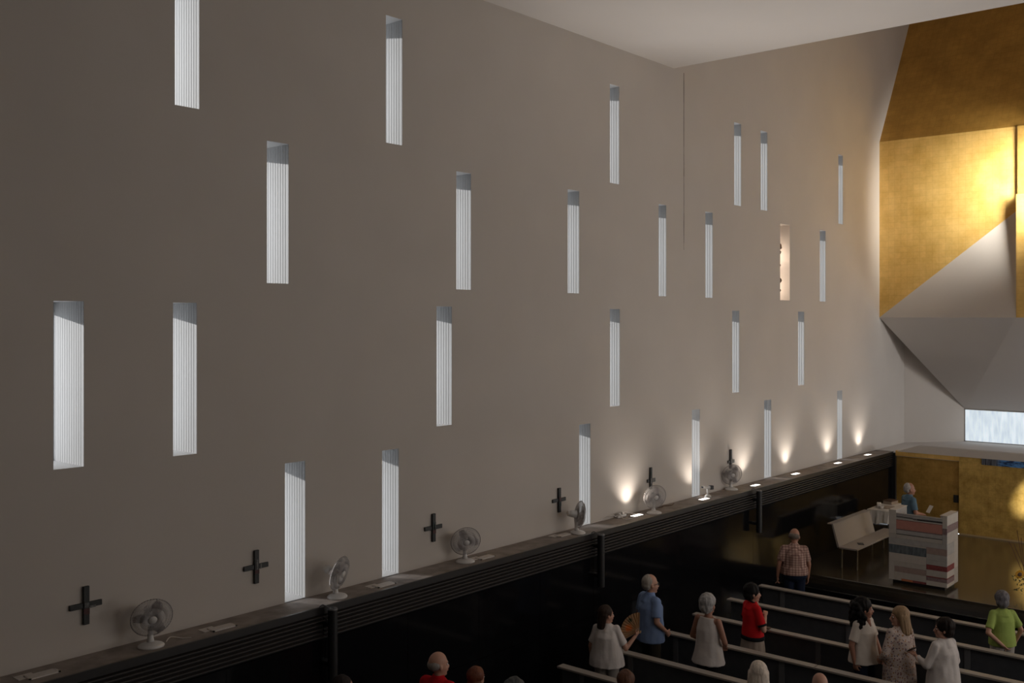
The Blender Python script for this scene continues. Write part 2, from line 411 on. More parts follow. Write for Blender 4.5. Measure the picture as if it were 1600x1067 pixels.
# gold back wall of the sanctuary with its door
YD0, YD1, ZD = 7.88, 9.43, -3.50
zt_ = ZL+.04
struct(boxo('wall_gold_lower', (GX, GX+.12, YR, YD0, ZP-.2, zt_), M['gold_mottled']))
struct(boxo('wall_gold_lintel', (GX, GX+.12, YD0, YD1+.02, ZD, zt_), M['gold']))
struct(boxo('trim_6', (GX-.02, GX+.12, YD1+.02, LY+.05, ZP-.2, ZL-.02), M['black']))
d1 = empty('door_1', (GX+.06, (YD0+YD1)/2, ZP)); d1['kind'] = 'structure'
hw = (YD1-YD0)/2
bm = bmesh.new(); box(bm, 0, .05, -hw+.004, hw+.015, .01, ZD-ZP-.004); mobj('door_leaf', bm, M['gold_door'], d1)
bm = bmesh.new(); box(bm, -.02, .0, -hw+.03, -hw+.15, .77, .96, bev=.004); mobj('door_handle', bm, M['black'], d1)
struct(boxo('baseboard_end', (GX-.018, GX, YR, YD0-.01, ZP, ZP+.035), mat('bronze_strip', (.5, .38, .22), .4, metal=.3)))
# painted glass band let into the top of the gold wall
def art_mat():
    m = mat('painted_band', (.05, .05, .05), .4); nt = m.node_tree; b = nt.nodes['Principled BSDF']; N, L = nt.nodes, nt.links
    tc = N.new('ShaderNodeTexCoord'); mp = N.new('ShaderNodeMapping'); mp.inputs['Scale'].default_value = (1, 26, .6)
    n = N.new('ShaderNodeTexNoise'); n.inputs['Scale'].default_value = 3; L.new(tc.outputs['Object'], mp.inputs[0]); L.new(mp.outputs[0], n.inputs[0])
    r = N.new('ShaderNodeValToRGB'); r.color_ramp.elements[0].position = .42; r.color_ramp.elements[1].position = .6
    r.color_ramp.elements[0].color = (.012, .014, .02, 1); r.color_ramp.elements[1].color = (.20, .22, .27, 1); L.new(n.outputs[0], r.inputs[0])
    mp2 = N.new('ShaderNodeMapping'); mp2.inputs['Scale'].default_value = (1, 3, 9); mp2.inputs['Rotation'].default_value = (.35, 0, 0)
    n2 = N.new('ShaderNodeTexNoise'); n2.inputs['Scale'].default_value = 2.2; n2.inputs['Detail'].default_value = 6; L.new(tc.outputs['Object'], mp2.inputs[0]); L.new(mp2.outputs[0], n2.inputs[0])
    r2 = N.new('ShaderNodeValToRGB'); r2.color_ramp.elements[0].position = .42; r2.color_ramp.elements[1].position = .58
    r2.color_ramp.elements[0].color = (.01, .03, .10, 1); r2.color_ramp.elements[1].color = (.10, .28, .62, 1); L.new(n2.outputs[0], r2.inputs[0])
    sp = N.new('ShaderNodeSeparateXYZ'); L.new(tc.outputs['Object'], sp.inputs[0])
    mr = N.new('ShaderNodeMapRange'); mr.inputs['From Min'].default_value = 7.02; mr.inputs['From Max'].default_value = 6.90; L.new(sp.outputs['Y'], mr.inputs[0])
    mx = N.new('ShaderNodeMixRGB'); L.new(mr.outputs[0], mx.inputs[0]); L.new(r.outputs[0], mx.inputs[1]); L.new(r2.outputs[0], mx.inputs[2]); L.new(mx.outputs[0], b.inputs['Base Color'])
    return m
tag(boxo('painted_frieze', (GX-.015, GX-.001, 3.0, 7.35, -3.54, -3.38), art_mat()), 'narrow dark and blue painted band along top of gold wall', 'artwork')

# ------------------------------------------------------------ niche with warm lamp and relief pieces
xl, xr, zb, zt = niche
nl = empty('niche_lamp', (xl+.22, D+.2, zt-.25), 0, 'small warm lamp hidden in the slot with dark relief pieces', 'lamp')
bm = bmesh.new(); cone(bm, (0, .02, 0), (0, .02, .07), .03, .03, 16); mobj('housing', bm, M['black'], nl)
bm = bmesh.new(); cone(bm, (0, .02, -.004), (0, .02, 0), .024, .024, 16); mobj('lens', bm, M['lamp'], nl)
bm = bmesh.new(); cone(bm, (0, .02, .07), (0, .02, .25), .004, .004, 6); mobj('stem', bm, M['black'], nl)
for nm, lz, e in (('niche_light', -.45, 6), ('niche_light_low', -1.15, 4.5)):
    ld = bpy.data.lights.new(nm, 'POINT'); ld.energy = e; ld.color = (1, .84, .70); ld.shadow_soft_size = .04
    lo = bpy.data.objects.new(nm, ld); link(lo, nl); lo.location = (-.04, .10, lz)
ns = empty('relief_sculpture', (xl, D, zb), 0, 'column of small dark rough relief pieces on left side of warm-lit slot', 'sculpture')
hN = zt-zb
for fr, s in ((.705, .075), (.63, .055), (.455, .04), (.26, .07), (.13, .045)):
    bm = bmesh.new(); bmesh.ops.create_icosphere(bm, subdivisions=2, radius=1)
    for v in bm.verts:
        k = 1+.45*noise.noise(v.co*1.7+Vector((fr*30, 0, 0)))
        v.co = Vector((v.co.x*s*k+s*.6, v.co.y*.03, v.co.z*s*.8*k))
    mobj('relief_piece', bm, M['brown'], ns, loc=(0, .03, hN*fr))

# ------------------------------------------------------------ ledge things
def bez(pts, n=8):
    out = []
    P = [Vector(p) for p in pts]; P = [P[0]]+P+[P[-1]]
    for i in range(1, len(P)-2):
        for k in range(n):
            t = k/n; a, b, c, d = P[i-1:i+3]
            out.append(.5*((2*b)+(c-a)*t+(2*a-5*b+4*c-d)*t*t+(3*b-a-3*c+d)*t**3))
    out.append(P[-2]); return out

def ring_pts(r, y, n=40): return [Vector((r*math.cos(2*math.pi*k/n), y, r*math.sin(2*math.pi*k/n))) for k in range(n+1)]
FM = {}
def fan_meshes():
    bm = bmesh.new()      # base: shallow dome, facing -Y local
    loft(bm, [(0, 0, 0, .135, .12), (0, 0, .015, .135, .12), (0, 0, .028, .12, .105), (0, .0, .045, .07, .06), (0, 0, .05, .02, .02)], 28); FM['base'] = bm
    bm = bmesh.new(); loft(bm, [(0, .02, .03, .045, .04), (0, .025, .09, .03, .03), (0, .03, .22, .024, .026), (0, .035, .28, .028, .032)], 16); FM['neck'] = bm
    bm = bmesh.new(); cone(bm, (0, .16, 0), (0, .03, 0), .045, .065, 20); ell(bm, (0, .16, 0), (.045, .03, .045), 16); FM['motor'] = bm
    bm = bmesh.new(); pts = ring_pts(.212, 0, 44)
    tube(bm, pts, .0055, 6); FM['rim'] = bm
    bm = bmesh.new()      # wires front and back
    for side, dep in ((-1, .055), (1, .045)):
        for k in range(84):
            t = 2*math.pi*k/84; c, s = math.cos(t), math.sin(t)
            prof = [(.212, 0), (.19, .55), (.13, .88), (.045, 1)]
            tube(bm, [Vector((r*c, side*dep*h, r*s)) for r, h in prof], .0018, 3)
        for r, h in ((.17, .70), (.10, .95)): tube(bm, ring_pts(r, side*dep*h, 30), .0014, 3)
    FM['guard'] = bm
    bm = bmesh.new(); cone(bm, (0, -.064, 0), (0, -.05, 0), .04, .048, 20); FM['hub_badge'] = bm
    bm = bmesh.new()
    for k in range(3):
        t0 = 2*math.pi*k/3; rows_ = []
        for i in range(7):
            r = .03+.16*i/6; wdt = (.35+.5*math.sin(math.pi*min(1, i/5.2)))*1.25
            rows_.append([Vector((r*math.cos(t0+a*wdt), .02*(a*2)*.8, r*math.sin(t0+a*wdt))) for a in (-.5, 0, .5)])
        vs = [[bm.verts.new(p) for p in rr] for rr in rows_]
        for a, b in zip(vs, vs[1:]):
            for j in range(2): bm.faces.new((a[j], a[j+1], b[j+1], b[j]))
    bmesh.ops.solidify(bm, geom=bm.faces[:], thickness=.002)
    cone(bm, (0, -.03, 0), (0, .03, 0), .03, .03, 16); FM['blades'] = bm
fan_meshes()
fan_src = {}
for k_, b_ in FM.items():
    me = bpy.data.meshes.new('fan_'+k_); b_.normal_update(); b_.to_mesh(me); b_.free()
    for p in me.polygons: p.use_smooth = True
    me.materials.append({'base': M['fan_white'], 'neck': M['fan_white'], 'motor': M['fan_white'], 'rim': M['fan_rim'], 'guard': M['fan_wire'], 'hub_badge': M['fan_white'], 'blades': M['blade']}[k_])
    fan_src[k_] = me
def make_fan(px, py, yaw, tilt, label, Y=9.78, head_z=.33):
    p = px_on_z(px, py, ZL); p.y = min(max(p.y, LY+.13), D-.14)
    r = empty('desk_fan', (p.x, p.y, ZL), 0, label, 'fan', 'white desk fans on the ledge')
    r.rotation_euler.z = R(yaw+90)
    def part(k, par, **kw):
        o = bpy.data.objects.new(k, fan_src[k]); link(o, par)
        for a, b in kw.items(): setattr(o, a, b)
        return o
    part('base', r); part('neck', r)
    m = part('motor', r); m.location = (0, 0, head_z); m.rotation_euler = (R(tilt), 0, 0)
    g = part('guard', r); g.location = (0, -.03, head_z); g.rotation_euler = (R(tilt), 0, 0)
    part('rim', g); part('hub_badge', g)
    part('blades', r, location=(0, -.03, head_z), rotation_euler=(R(tilt), R(px % 90), 0))
    return r
make_fan(236, 1010, -108, 16, 'white desk fan on the ledge right of the leftmost cross', head_z=.31)
make_fan(527, 933, -68, 14, 'white desk fan turned sideways, sunlit between the two tall left slots', head_z=.30)
make_fan(727, 878, -124, 16, 'white desk fan below the third cross, facing the pews', head_z=.30)
make_fan(903, 833, -34, 10, 'grey-looking desk fan seen from behind against a bright slot', head_z=.30)
make_fan(1022, 802, -122, 10, 'white desk fan lit by uplight, under the fifth cross', head_z=.30)
make_fan(1142, 765, -128, 14, 'desk fan under the sixth cross beside small lamp', head_z=.31)

# uplights
up_px = [(66, 1054, 0), (347, 981, 0), (600, 914, 0), (758, 871, 0), (873, 835, 0), (995, 806, 1), (1100, 780.5, 1), (1180, 759, 1), (1243, 741, 1), (1309, 724, 1), (1356, 711, 1)]
up_lab = ['unlit pale uplight plate in the ledge, left of the first fan', 'unlit pale uplight plate in the ledge below the second cross', 'unlit uplight plate on ledge between second fan and bright slot',
          'unlit pinkish uplight plate beside the third fan', 'unlit uplight plate just left of the fan seen from behind', 'lit uplight by the white cables, left of the fifth fan',
          'lit uplight in front of the small lamp on a stand', 'lit uplight above the third column loudspeaker', 'lit uplight in ledge, fourth from the left of six', 'lit uplight in ledge, second from the gold wall', 'lit uplight in ledge closest to the gold wall']
for (px, py, on), lb in zip(up_px, up_lab):
    p = px_on_z(px, py, ZL); p.y = min(max(p.y, LY+.10), D-.2)
    u = empty('uplight', (p.x, p.y, ZL), 0, lb, 'uplight', 'uplights recessed in the ledge')
    bm = bmesh.new(); L_, W_ = .15, .065
    box(bm, -L_, L_, -W_, -W_+.02, -.0, .012); box(bm, -L_, L_, W_-.02, W_, -.0, .012); box(bm, -L_, -L_+.02, -W_, W_, 0, .012); box(bm, L_-.02, L_, -W_, W_, 0, .012)
    mobj('frame', bm, M['plate'], u)
    bm = bmesh.new(); box(bm, -L_+.018, L_-.018, -W_+.018, W_-.018, 0, .0135); mobj('lens', bm, M['lamp'] if on else M['plate'], u)
    if not on:
        bm = bmesh.new(); box(bm, -.22, -.05, .0, .13, 0, .006); mobj('cover_plate', bm, M['plate'], u)
    if on:
        ld = bpy.data.lights.new('uplight_lamp', 'SPOT'); ld.energy = 52; ld.color = (1, .90, .80); ld.spot_size = R(108); ld.spot_blend = 1; ld.shadow_soft_size = .035
        lo = bpy.data.objects.new('uplight_lamp', ld); link(lo, u); lo.location = (0, 0, .03)
        lo.rotation_euler = Vector((-.03, .02, 1)).to_track_quat('-Z', 'Y').to_euler()
        if px < 1200:      # tight upward beam washing the ceiling
            l2 = bpy.data.lights.new('uplight_beam', 'SPOT'); l2.energy = 300; l2.color = (1, .93, .86); l2.spot_size = R(64); l2.spot_blend = 1; l2.shadow_soft_size = .035
            o2 = bpy.data.objects.new('uplight_beam', l2); link(o2, u); o2.location = (0, -.02, .03)
            o2.rotation_euler = Vector((-.22 if px < 1050 else -.5 if px < 1150 else -.75, -.42, 1)).to_track_quat('-Z', 'Y').to_euler()

# small lamp on a stand (white with black head)
p = px_on_z(1103, 776, ZL); p.y = 9.80
sl = empty('clamp_spotlight', (p.x, p.y, ZL), R(-20), 'small white lamp with black head standing behind a lit uplight', 'lamp')
bm = bmesh.new(); loft(bm, [(0, 0, 0, .07, .06), (0, 0, .03, .06, .05), (0, 0, .05, .03, .03)], 16); mobj('base', bm, M['fan_white'], sl, True)
bm = bmesh.new(); cap(bm, (0, 0, .04), (-.01, 0, .17), .017, .014); mobj('stem', bm, M['fan_white'], sl, True)
bm = bmesh.new(); cap(bm, (-.12, 0, .20), (.04, 0, .175), .022, .03); mobj('body', bm, M['fan_white'], sl, True)
bm = bmesh.new(); box(bm, .05, .12, -.04, .04, .14, .215, bev=.006); mobj('lamp_head', bm, M['black'], sl)
bm = bmesh.new(); box(bm, -.15, -.12, -.02, .02, .185, .215, bev=.004); mobj('end_cap', bm, M['black'], sl)

# cable and socket on the ledge
p = px_on_z(985, 803, ZL)
c = empty('power_strip', (p.x-.34, D-.06, ZL), 0, 'white power strip with cables on ledge beside lit uplight', 'power strip')
bm = bmesh.new(); box(bm, -.13, .13, -.03, .03, .0, .045, bev=.006); mobj('housing', bm, M['fan_white'], c)
bm = bmesh.new(); box(bm, -.09, -.04, -.025, .025, .045, .08, bev=.006); box(bm, .02, .07, -.025, .025, .045, .085, bev=.006); mobj('plug', bm, M['fan_white'], c)
bm = bmesh.new(); tube(bm, bez([(-.13, 0, .03), (-.3, .02, .06), (-.5, .06, .02), (-.85, .05, .006)]), .006)
tube(bm, bez([(.05, 0, .08), (.18, -.02, .06), (.35, -.08, .01), (.5, -.1, .012)]), .006)
tube(bm, bez([(-.06, 0, .08), (-.10, -.08, .03), (-.15, -.18, .008), (.0, -.22, .008), (.1, -.2, .008)]), .006); mobj('cable', bm, M['plate'], c)
p = px_on_z(1046, 795, ZL)
bm = bmesh.new(); tube(bm, bez([(-.2, 0, .006), (-.1, .05, .006), (0, -.03, .02), (.12, .05, .01), (.3, -.02, .006), (.5, .04, .006)]), .008)
tag(mobj('loose_cable', bm, M['brown'], None, False, (p.x, D-.12, ZL)), 'loose brown cable on ledge right of the uplit fan', 'cable')
p = px_on_z(262, 1006, ZL)
bm = bmesh.new(); tube(bm, bez([(0, 0, .006), (.08, .04, .03), (.18, -.02, .006), (.25, -.08, .006)]), .005)
tag(mobj('fan_cable', bm, M['plate'], None, False, (p.x+.02, 9.74, ZL)), 'thin pale cable beside the leftmost fan', 'cable')

# column loudspeakers
for j, (x, lb) in enumerate(((7.72, 'first black column loudspeaker from the left, below sunlit fan'), (13.17, 'middle black column loudspeaker below the fan seen from behind'), (18.6, 'black column loudspeaker nearest the gold wall'))):
    s = empty('column_loudspeaker', (x, LY-.155, ZL-.84), 0, lb, 'loudspeaker', 'column loudspeakers on the panelling')
    bm = bmesh.new(); cone(bm, (0, 0, 0), (0, 0, .825), .058, .058, 28); mobj('body', bm, M['black'], s, False)
    bm = bmesh.new(); cone(bm, (0, 0, .825), (0, 0, .84), .060, .056, 28); mobj('top_cap', bm, M['pew_post'], s)
    bm = bmesh.new(); tube(bm, [(0, 0, .846), (.0, .0, .848)], .02); mobj('cap_screw', bm, M['black'], s)
    bm = bmesh.new(); box(bm, -.045, .045, .045, .145, .15, .20); box(bm, -.045, .045, .045, .145, .62, .67); mobj('bracket', bm, M['black'], s)
    bm = bmesh.new(); tube(bm, bez([(-.03, .02, .84), (-.08, .08, .88), (-.1, .12, .852)]), .008); mobj('cable', bm, M['pew_post'], s)

# crosses
CR = [(133, 945, 'leftmost'), (399, 885, 'second from left'), (676, 824, 'third from left'), (872.5, 781, 'fourth from left'), (1015.5, 747, 'fifth from left'), (1140.5, 717, 'sixth, nearest the altar')]
for j, (px, py, wh) in enumerate(CR):
    p = px_on_y(px, py, D)
    c = empty('wall_cross', (p.x, D, p.z), 0, 'dark wooden cross with coloured patches, %s on the plaster wall' % wh, 'cross', 'station crosses along the wall')
    H_ = .195; W_ = .031; A_ = .17
    off = [0, 0, 0, 0, -.04, -.05][j]; aw = [0, 0, 0, 0, .06, .06][j]
    bm = bmesh.new(); box(bm, -W_, W_, -.034, -.004, -H_, H_, bev=.003); mobj('upright', bm, M['cross'], c)
    bm = bmesh.new(); box(bm, -A_+aw, A_-aw/2, -.024, -.001, off-W_*.92, off+W_*.92, bev=.003); mobj('crossbar', bm, M['cross'], c)
    if j == 0:
        pc = [(-.022, .024, -.02, .026, 'cross_grey'), (-.03, .03, -.09, -.03, 'cross_red')]
        bm = bmesh.new(); box(bm, .04, .10, -.027, -.024, -.034, -.012); mobj('patch', bm, M['cross_grey'], c)
    elif j == 1:
        pc = [(-.012, .014, -.03, .085, 'cross_grey'), (-.03, .03, -.08, -.035, 'cross_red')]
        bm = bmesh.new(); box(bm, .05, .07, -.027, -.024, -.03, .03); mobj('patch', bm, M['cross_grey'], c)
    elif j == 2: pc = [(-.03, .03, -.02, .08, 'cross_green'), (-.03, .03, -.08, -.022, 'cross_red'), (-.01, .006, -.04, .05, 'cross_grey')]
    elif j == 3: pc = [(-.022, .022, -.02, .05, 'cross_red'), (-.03, .03, -.10, -.025, 'cross_green')]
    elif j == 4: pc = [(-.034, .034, -.09, -.0, 'cross_grey'), (-.02, .02, .06, .12, 'cross_green')]
    else: pc = [(-.03, .034, -.08, .0, 'cross_grey'), (-.03, .03, -.17, -.12, 'cross_red')]
    for a, b, z0, z1, mm in pc:
        bm = bmesh.new(); box(bm, a, b, -.038, -.034, z0, z1); mobj('patch', bm, M[mm], c)
    if j >= 4:
        bm = bmesh.new(); box(bm, .036, A_-aw/2-.004, -.034, -.024, off-W_*1.1, off+W_*1.15, bev=.003); mobj('patch', bm, M['cross_grey'], c)

# ------------------------------------------------------------ pews
ZW = -4.83
PEW = [(11.28, 8.70), (12.35, 8.62), (13.56, 8.60), (14.71, 8.56), (15.87, 8.56), (17.05, 8.56)]
order = ['sixth row from the altar, nearest the camera', 'fifth row from the altar', 'fourth row from the altar', 'third row from the altar', 'second row from the altar', 'first row by the altar step']
YE = -3.0
for j, (x, yl) in enumerate(PEW):
    pr = empty('church_pew', (x, yl, ZF), 0, 'long slate-grey pew with pale top rail, %s' % order[j], 'pew', 'rows of long pews')
    L = yl-YE
    joints = [0, 2.65, 5.35, 8.0, L]
    for a, b in zip(joints, joints[1:]):
        if b-a < .1: continue
        bm = bmesh.new(); box(bm, -.14, 0, -b+.004, -a-.004 if a else 0, .822, .85, bev=.003); mobj('top_rail', bm, M['pew_cap'], pr)
    bm = bmesh.new(); box(bm, -.085, -.055, -L, -.06, .18, .822); mobj('backrest', bm, M['pew_body'], pr)
    bm = bmesh.new(); box(bm, -.06, .32, -L, -.04, .42, .45, bev=.004); mobj('seat', bm, M['pew_body'], pr)
    ys = [.4, 2.15, 3.95, 5.75, 7.55, 9.35, 11.1] if j < 5 else [.45, 3.15, 5.85, 8.5, 11.1]
    bm = bmesh.new(); box(bm, -.105, -.085, -.04, .04, .0, .822); box(bm, -.085, .31, -.02, .02, .0, .42); me = None
    for q_, yy in enumerate(ys):
        if q_ == 0: o = mobj('support', bm, M['pew_post'], pr); o.location.y = -yy; s0 = o
        else: o = s0.copy(); link(o, pr); o.location.y = -yy
p = px_on_z(1193, 979.5, ZW)
bk = empty('prayer_book', (14.62, p.y, ZW), R(8), 'thin reddish brown book lying on pew rail beside woman in red', 'book')
bm = bmesh.new(); box(bm, -.045, .045, -.13, .13, 0, .018, bev=.003); mobj('cover', bm, M['brown'], bk)
bm = bmesh.new(); box(bm, -.042, .046, -.126, .126, .004, .014); mobj('pages', bm, M['paper'], bk)

# ------------------------------------------------------------ bench
b = empty('altar_bench', (21.05, 8.60, ZP), 0, 'pale bench with slanted back by the black panelling, left of ambo', 'bench')
bm = bmesh.new(); box(bm, 0, 2.6, -.23, .17, .42, .455, bev=.004); mobj('seat', bm, M['bench'], b)
bm = bmesh.new()
v = [(0, .17, .455), (0, .30, .92), (0, .335, .92), (0, .205, .43)]
f1 = bm.faces.new([bm.verts.new(q_) for q_ in v]); r = bmesh.ops.extrude_face_region(bm, geom=[f1])
for q_ in r['geom']:
    if isinstance(q_, bmesh.types.BMVert): q_.co.x = 2.05
box(bm, -.02, 2.05, .29, .42, .915, .935)
bmesh.ops.recalc_face_normals(bm, faces=bm.faces); mobj('backrest', bm, M['bench'], b)
for x_, y_ in ((.08, -.2), (2.5, -.2), (.08, .14), (2.5, .14)):
    bm = bmesh.new(); box(bm, x_-.012, x_+.012, y_-.012, y_+.012, 0, .42); mobj('leg', bm, M['steel'], b)
o = empty('small_booklet', (21.62, 8.52, ZP+.455), R(30), 'small dark booklet lying on the pale bench', 'book')
bm = bmesh.new(); box(bm, -.09, .09, -.06, .06, 0, .012); mobj('cover', bm, M['nail'], o)
bm = bmesh.new(); box(bm, -.085, .092, -.055, .055, .003, .009); mobj('pages', bm, M['paper'], o)

# ------------------------------------------------------------ credence table
t = empty('credence_table', (24.3, 8.85, ZP), 0, 'small table under a white cloth behind ambo and bench', 'table')
bm = bmesh.new(); box(bm, -.62, .62, -.30, .30, .80, .84); mobj('tabletop', bm, M['bench'], t)
for sx in (-.55, .55):
    for sy in (-.24, .24):
        bm = bmesh.new(); box(bm, sx-.02, sx+.02, sy-.02, sy+.02, 0, .80); mobj('leg', bm, M['steel'], t)
bm = bmesh.new(); n_ = 44; top = []; bot = []
per = []
for k in range(11): per.append((-.64+1.28*k/11, -.32))
for k in range(11): per.append((.64, -.32+.64*k/11))
for k in range(11): per.append((.64-1.28*k/11, .32))
for k in range(11): per.append((-.64, .32-.64*k/11))
for k, (a, b_) in enumerate(per):
    top.append(bm.verts.new((a, b_, .848))); wv = 1+.03*math.sin(k*1.9)
    bot.append(bm.verts.new((a*wv*1.02, b_*wv*1.05, .848-.30-.03*math.sin(k*.9))))
for k in range(44): bm.faces.new((bot[k], bot[(k+1) % 44], top[(k+1) % 44], top[k]))
bm.faces.new(top); cl = mobj('tablecloth', bm, M['cloth'], None, False, (24.3, 8.85, ZP)); tag(cl, 'white cloth draped over the small table behind ambo', 'tablecloth')
zt2 = ZP+.85
o = empty('open_missal', (24.15, 8.83, zt2), R(20), 'open brown book on the white-clothed table', 'book')
for s in (-1, 1):
    bm = bmesh.new(); box(bm, .0 if s > 0 else -.16, .16 if s > 0 else 0, -.12, .12, 0, .018, bev=.003); mobj('page_block', bm, M['card'], o)
bm = bmesh.new(); box(bm, -.17, .17, -.13, .13, 0, .006); mobj('cover', bm, M['brown'], o)
o = empty('paper_box', (24.72, 9.0, zt2), R(-8), 'low pinkish box at the back of the white-clothed table', 'box')
bm = bmesh.new(); box(bm, -.16, .16, -.11, .11, 0, .07, bev=.004); mobj('body', bm, M['card'], o)
bm = bmesh.new(); box(bm, -.165, .165, -.115, .115, .07, .09, bev=.003); mobj('lid', bm, M['brown'], o)
bm = bmesh.new(); loft(bm, [(0, 0, 0, .04, .04), (0, 0, .06, .07, .07), (0, 0, .065, .06, .06)], 18)
tag(mobj('glass_bowl', bm, M['plate'], None, True, (23.92, 8.93, zt2)), 'small pale bowl on front left of the table', 'bowl')
bm = bmesh.new(); box(bm, -.08, .08, -.05, .05, 0, .10, bev=.01)
tag(mobj('napkin_holder', bm, M['paper'], None, False, (24.1, 9.05, zt2), (0, 0, .4)), 'small white upright packet on the clothed table', 'packet')

# ------------------------------------------------------------ ambo
am = empty('ambo', (20.58, 6.96, ZP), 0, 'pale stone-clad ambo with pink, red and blue-grey bands', 'ambo')
AW = .57; AD = .68; AH = 1.48
def blk(name, b_, m, par=am, lab=None):
    bm = bmesh.new(); box(bm, *b_, bev=.003); o = mobj(name, bm, m, par)
    if lab: o['label'] = lab
    return o
c_w = mat('ambo_white', (.50, .455, .405), .7, var=.08, vscale=12); c_w2 = mat('ambo_cream', (.455, .415, .37), .7, var=.10, vscale=10); c_w3 = mat('ambo_grey_white', (.40, .38, .36), .7, var=.12, vscale=10)
c_pk = mat('ambo_pink', (.47, .21, .165), .7, var=.12, vscale=8); c_rd = mat('ambo_red', (.26, .055, .055), .7, var=.35, vscale=30)
c_bl = mat('ambo_slate', (.13, .15, .165), .7, col2=(.06, .075, .085), vscale=22, stretch=(1, 1, .3)); c_lr = mat('ambo_rose', (.33, .24, .21), .7, var=.12, vscale=14); c_lr2 = mat('ambo_rose_dark', (.25, .17, .17), .7, var=.3, vscale=30)
c_or = mat('ambo_orange', (.46, .15, .06), .7); c_dk = mat('ambo_black_line', (.02, .018, .018), .6)
blk('plinth', (.06, AD-.04, -AW+.06, AW-.06, 0, .07), M['black'])
blk('core', (.012, .10, -AW+.012, AW-.012, .07, AH-.09), c_w3)
blk('side_wall', (.012, AD-.012, AW-.13, AW-.012, .07, AH-.012), c_w3)
blk('side_wall', (.012, AD-.012, -AW+.012, -AW+.13, .07, AH-.012), c_w3)
zb0 = .07
def fr(y0, y1, z0, z1, m, lab=None):   # front-face stone; y in image fraction (0 left .. 1 right)
    blk('stone_slab', (0, .014, AW-2*AW*y1+.0012, AW-2*AW*y0-.0012, zb0+(AH-zb0)*z0+.001, zb0+(AH-zb0)*z1-.001), m, am, lab)
fr(0, .13, .66, 1.0, c_w); fr(.13, .92, .955, .965, c_w); fr(.13, .92, .91, .955, c_w3); fr(.13, .42, .905, .918, c_dk); fr(.42, .5, .89, .905, c_w); fr(.13, .92, .93, .955, c_w) if False else None
fr(.13, .92, .868, .888, c_w2); fr(.42, .92, .888, .905, c_dk)
fr(.13, .92, .735, .862, c_pk, 'wide salmon pink stone band'); fr(.13, .92, .862, .868, c_rd); fr(.13, .92, .722, .735, c_lr2)
fr(.13, .92, .665, .722, c_w3); fr(.13, .92, .657, .665, c_dk); fr(.92, 1, .82, 1.0, c_w); fr(.92, 1, .735, .82, c_lr2); fr(.92, 1, .60, .735, c_w3)
fr(0, .92, .60, .657, c_w2) if False else None
fr(.13, .92, .60, .657, c_w2); fr(0, .13, .60, .66, c_w2); fr(0, 1, .53, .60, c_w3); fr(0, .65, .505, .53, c_w2)
fr(0, .22, .385, .505, c_bl, 'blue-grey stone slab'); fr(.22, .65, .385, .505, c_bl, 'wider blue-grey stone slab'); fr(.65, 1, .44, .53, c_lr); fr(.65, 1, .36, .44, c_w3); fr(.65, 1, .29, .36, c_w3)
fr(0, .65, .27, .385, c_w); fr(.65, 1, .22, .29, c_rd, 'red stone band'); fr(.65, 1, .13, .22, c_w2); fr(.65, 1, .115, .13, c_rd); fr(.65, 1, .065, .115, c_lr2); fr(.65, 1, 0, .065, c_w)
fr(0, .10, 0, .27, c_w); fr(.10, .65, .20, .27, c_w2); fr(.10, .65, .12, .20, c_lr); fr(.10, .65, .03, .12, c_w2); fr(.10, .22, .0, .03, c_w2); fr(.22, .42, 0, .03, c_or); fr(.42, .65, 0, .03, c_rd)
def sd(x0, x1, z0, z1, m):       # right-hand side face (towards -Y)
    blk('stone_slab', (AD*x0+.001+(.015 if x0 == 0 else 0), AD*x1-.001, -AW, -AW+.013, zb0+(AH-zb0)*z0+.001, zb0+(AH-zb0)*z1-.001), m)
sd(0, 1, .86, 1, c_w); sd(0, 1, .76, .86, c_lr2); sd(0, 1, .60, .76, c_w2); sd(0, .65, .45, .60, c_w3); sd(.65, 1, .45, .60, c_w); sd(0, .65, .30, .45, c_w2)
sd(0, .65, .22, .30, c_rd); sd(.65, 1, .22, .45, c_w); sd(0, .65, .13, .22, c_w); sd(0, .65, .115, .13, c_rd); sd(0, .65, .05, .115, c_lr2); sd(.65, 1, .0, .22, c_w2); sd(0, .65, 0, .05, c_w)
for s in (-1, 1):
    y0, y1 = (AW-.14, AW) if s > 0 else (-AW, -AW+.14)
    blk('top_slab', (0, AD, y0, y1, AH-.012, AH), c_w)
blk('top_slab', (0.0, .11, -AW+.14, AW-.14, AH-.09, AH-.078), c_w)
blk('reading_shelf', (.10, .42, -AW+.13, AW-.13, 1.05, 1.075), c_w2)

